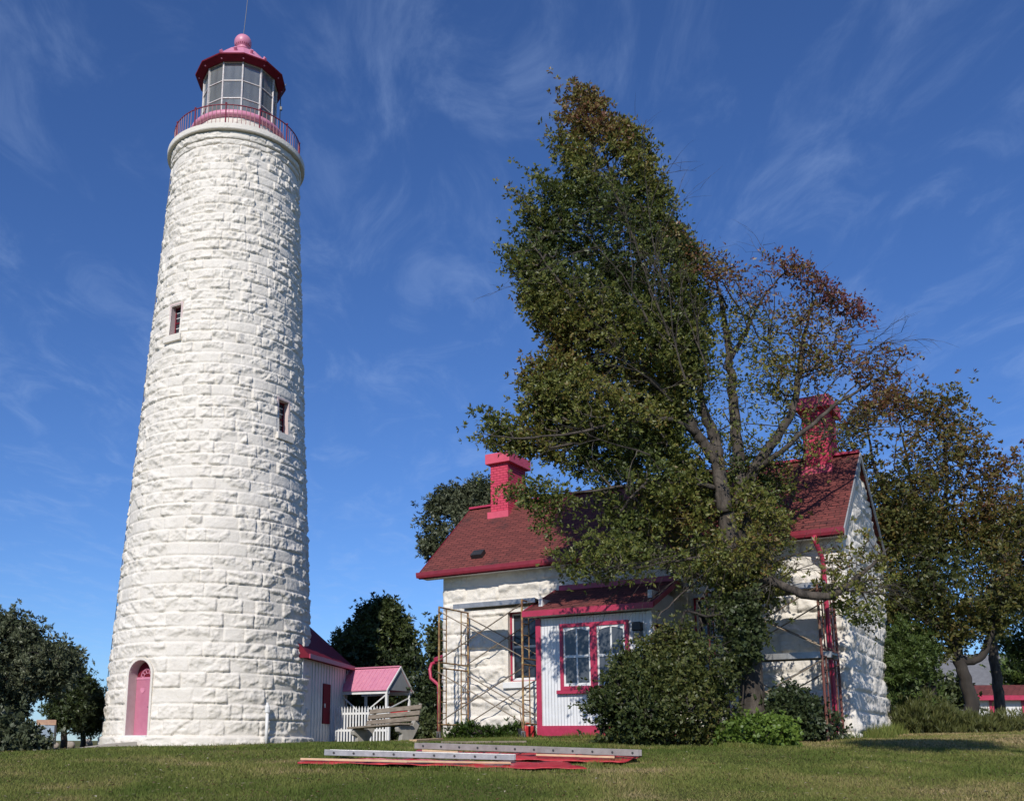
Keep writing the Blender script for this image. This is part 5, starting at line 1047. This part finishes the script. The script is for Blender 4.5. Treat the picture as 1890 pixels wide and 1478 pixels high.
conifer('corner_shrub', 'dark low shrub under the right scaffold beside the trunk', [(1420, 1290), (1460, 1270), (1510, 1300), (1545, 1330), (1560, 1360), (1500, 1368), (1440, 1362)], 520, 19.9, .5, (1480, 1362, 1310), M['leafdark'], 53, leaf=(.085, .026), per=8, whorls=4, spread=.09, thr=.3, sc=1.5, tone=.5, rt_=.02, cat='shrub')
conifer('climbing_ivy', 'dark ivy covering the front of the big tree trunk', [(1350, 1120), (1385, 1080), (1400, 1140), (1398, 1200), (1370, 1245), (1345, 1260), (1338, 1230), (1345, 1190)], 240, 19.6, .3, (1370, 1340, 1130), M['leafdark'], 54, leaf=(.09, .035), per=7, whorls=4, spread=.07, thr=.3, sc=1.5, tone=.5, rt_=.02, cat='ivy')
conifer('wall_weeds', 'patch of weeds growing along the wall under the left scaffold', [(830, 1352), (870, 1340), (900, 1350), (930, 1344), (952, 1325), (965, 1345), (968, 1368), (830, 1368)], 260, 25.6, .3, (900, 1368, 1350), M['lime'], 55, leaf=(.13, .02), per=7, whorls=3, spread=.07, thr=.25, sc=1.5, tone=.25, rt_=.01, cat='weeds', up=1.0)
# tall tree standing right of the viewer, outside the frame: its crown shades the lawn beside the cottage
G_ = gpt(1715, 1373); Cc = Vector(G_) + sun_dir * 17.5; rs_ = np.random.RandomState(5)
pts_ = rs_.normal(0, 1, (420, 3)); pts_ /= np.linalg.norm(pts_, axis=1, keepdims=True); pts_ = pts_ * (rs_.rand(420, 1) ** .4) * np.array([1.45, .9, .75]) + np.array(Cc)
bx, by = Cc.x + 2.2, Cc.y - .6; gz_ = float(ground(bx, by))
leaf_tree('shade_tree', 'tall leafy tree just outside the right edge shading the lawn', 'tree', [(pts_, 0, 0, 0, .4, 0, 0)], [([(bx, by, gz_), (bx, by, gz_ + 3), (bx - .3, by + .1, gz_ + 6), (bx - 1, by + .3, Cc.z - .8), tuple(Cc)], [.22, .19, .16, .10, .03])], (bx, by, gz_), M['leafmain'], M['bark'], 61, leaf=(.12, .028), per=7, whorls=4, spread=.14)
def fallen():
    rs = np.random.RandomState(4); n = 2200; y = rs.uniform(10, 24, n); x = (rs.uniform(0, 1890, n) - CX) / F * y; z = ground(x, y) + rs.uniform(.03, .055, n)
    a = rs.uniform(0, 6.28, n); l = rs.uniform(.018, .04, n); w = l * .5; tz = rs.uniform(-.01, .02, n); c, s = np.cos(a), np.sin(a)
    V = np.stack([np.stack([x - c * l, y - s * l, z], 1), np.stack([x + s * w, y - c * w, z + tz], 1), np.stack([x + c * l, y + s * l, z + tz * .5], 1), np.stack([x - s * w, y + c * w, z + tz], 1)], 1).reshape(-1, 3)
    tag(npmesh('fallen_leaves', V, np.arange(n * 4).reshape(-1, 4), M['fallen'], None, rs.rand(n)), 'small fallen leaves scattered thinly over the lawn', 'leaves', kind='stuff')
fallen()
# ================================================================== GRASS
def grass():
    rs = np.random.RandomState(8); n = 420000
    y = rs.uniform(9.5, 27, n * 2) ** 1.0; x = (rs.uniform(-60, 1960, n * 2) - CX) / F * y; keep = rs.rand(n * 2) < np.clip((13.5 / y) ** 1.2, 0, 1); x, y = x[keep][:n], y[keep][:n]; n = len(x)
    # keep out of the cottage footprint
    dx, dy = x - HA[0], y - HA[1]; c, s = math.cos(TH), math.sin(TH); lx = dx * c - dy * s; ly = dx * s + dy * c
    k = ~((lx > -10.5) & (lx < .05) & (ly > -.05) & (ly < 4.8)); x, y = x[k], y[k]; n = len(x)
    z = ground(x, y) - .01; h = rs.uniform(.022, .06, n) * (1 + .6 * (vnoise(x, y, 3, 1.1) - .5)); a = rs.uniform(0, 6.283, n); w = rs.uniform(.004, .009, n) * (y / 13)
    lx_ = rs.normal(0, .028, n); ly_ = rs.normal(0, .028, n)
    V = np.stack([np.stack([x - np.cos(a) * w, y - np.sin(a) * w, z], 1), np.stack([x + np.cos(a) * w, y + np.sin(a) * w, z], 1), np.stack([x + lx_, y + ly_, z + h], 1)], 1).reshape(-1, 3)
    t = .40 + (vnoise(x, y, 21, .42) - .5) * 1.0 + (vnoise(x, y, 22, 1.7) - .5) * .65 + rs.normal(0, .13, n) + np.clip((x - 5) / 9, 0, 1) * .22 + np.clip((x - 9) / 6, 0, 1) * np.clip((y - 15) / 6, 0, 1) * .2
    tag(npmesh('grass', V, np.arange(n * 3).reshape(-1, 3), M['grass'], None, np.clip(t, 0, 1)), 'short patchy mown grass covering the lawn', 'grass', kind='stuff')
def tufts():
    rs = np.random.RandomState(18); X_ = []; Y_ = []; H_ = []
    def line(a, b, n, w, h):
        t = rs.rand(n); X_.append(a[0] + (b[0] - a[0]) * t + rs.normal(0, w, n)); Y_.append(a[1] + (b[1] - a[1]) * t + rs.normal(0, w, n)); H_.append(rs.uniform(.4, 1, n) * h * (.4 + 1.0 * vnoise(X_[-1], Y_[-1], 31, 2.3)))
    t = rs.rand(5200) * 6.283; r = 3.80 + np.abs(rs.normal(0, .10, 5200)); X_.append(TX + r * np.cos(t)); Y_.append(TY + r * np.sin(t)); H_.append(rs.uniform(.04, .16, 5200))
    for (xa, ya, xb, yb, n, w, h) in ((-10.5, -.12, -6.8, -.12, 2600, .10, .30), (-6.7, -1.75, -3.9, -1.75, 1600, .10, .16), (-3.8, -.3, 0, -.15, 1500, .12, .3), (.15, 0, .15, 4.6, 2600, .14, .32), (-9.5, -1.7, -7.1, -1.7, 900, .2, .14)):
        a, b = hpt(xa, ya, 0), hpt(xb, yb, 0); line((a.x, a.y), (b.x, b.y), n, w, h)
    for (p, q, n) in (((548, 1418), (1085, 1427), 2600), ((1085, 1415), (1188, 1404), 700), ((560, 1408), (760, 1392), 1000), ((1325, 1380), (1475, 1380), 1500), ((1100, 1381), (1330, 1382), 1800), ((650, 1377), (700, 1377), 400), ((740, 1372), (765, 1372), 300)):
        a, b = gpt(*p), gpt(*q); line(a, b, n, .045, .11)
    x, y, h = np.concatenate(X_), np.concatenate(Y_), np.concatenate(H_); n = len(x); z = ground(x, y) - .01; a = rs.uniform(0, 6.283, n); w = rs.uniform(.006, .012, n); lx_ = rs.normal(0, .35, n) * h; ly_ = rs.normal(0, .35, n) * h
    V = np.stack([np.stack([x - np.cos(a) * w, y - np.sin(a) * w, z], 1), np.stack([x + np.cos(a) * w, y + np.sin(a) * w, z], 1), np.stack([x + lx_, y + ly_, z + h], 1)], 1).reshape(-1, 3)
    tag(npmesh('long_grass', V, np.arange(n * 3).reshape(-1, 3), M['grass'], None, np.clip(.35 + (vnoise(x, y, 33, 1.5) - .5) * .8 + rs.normal(0, .15, n), 0, 1)), 'longer uncut grass along walls, tarps and shrubs', 'grass', kind='stuff')
tufts()
grass()
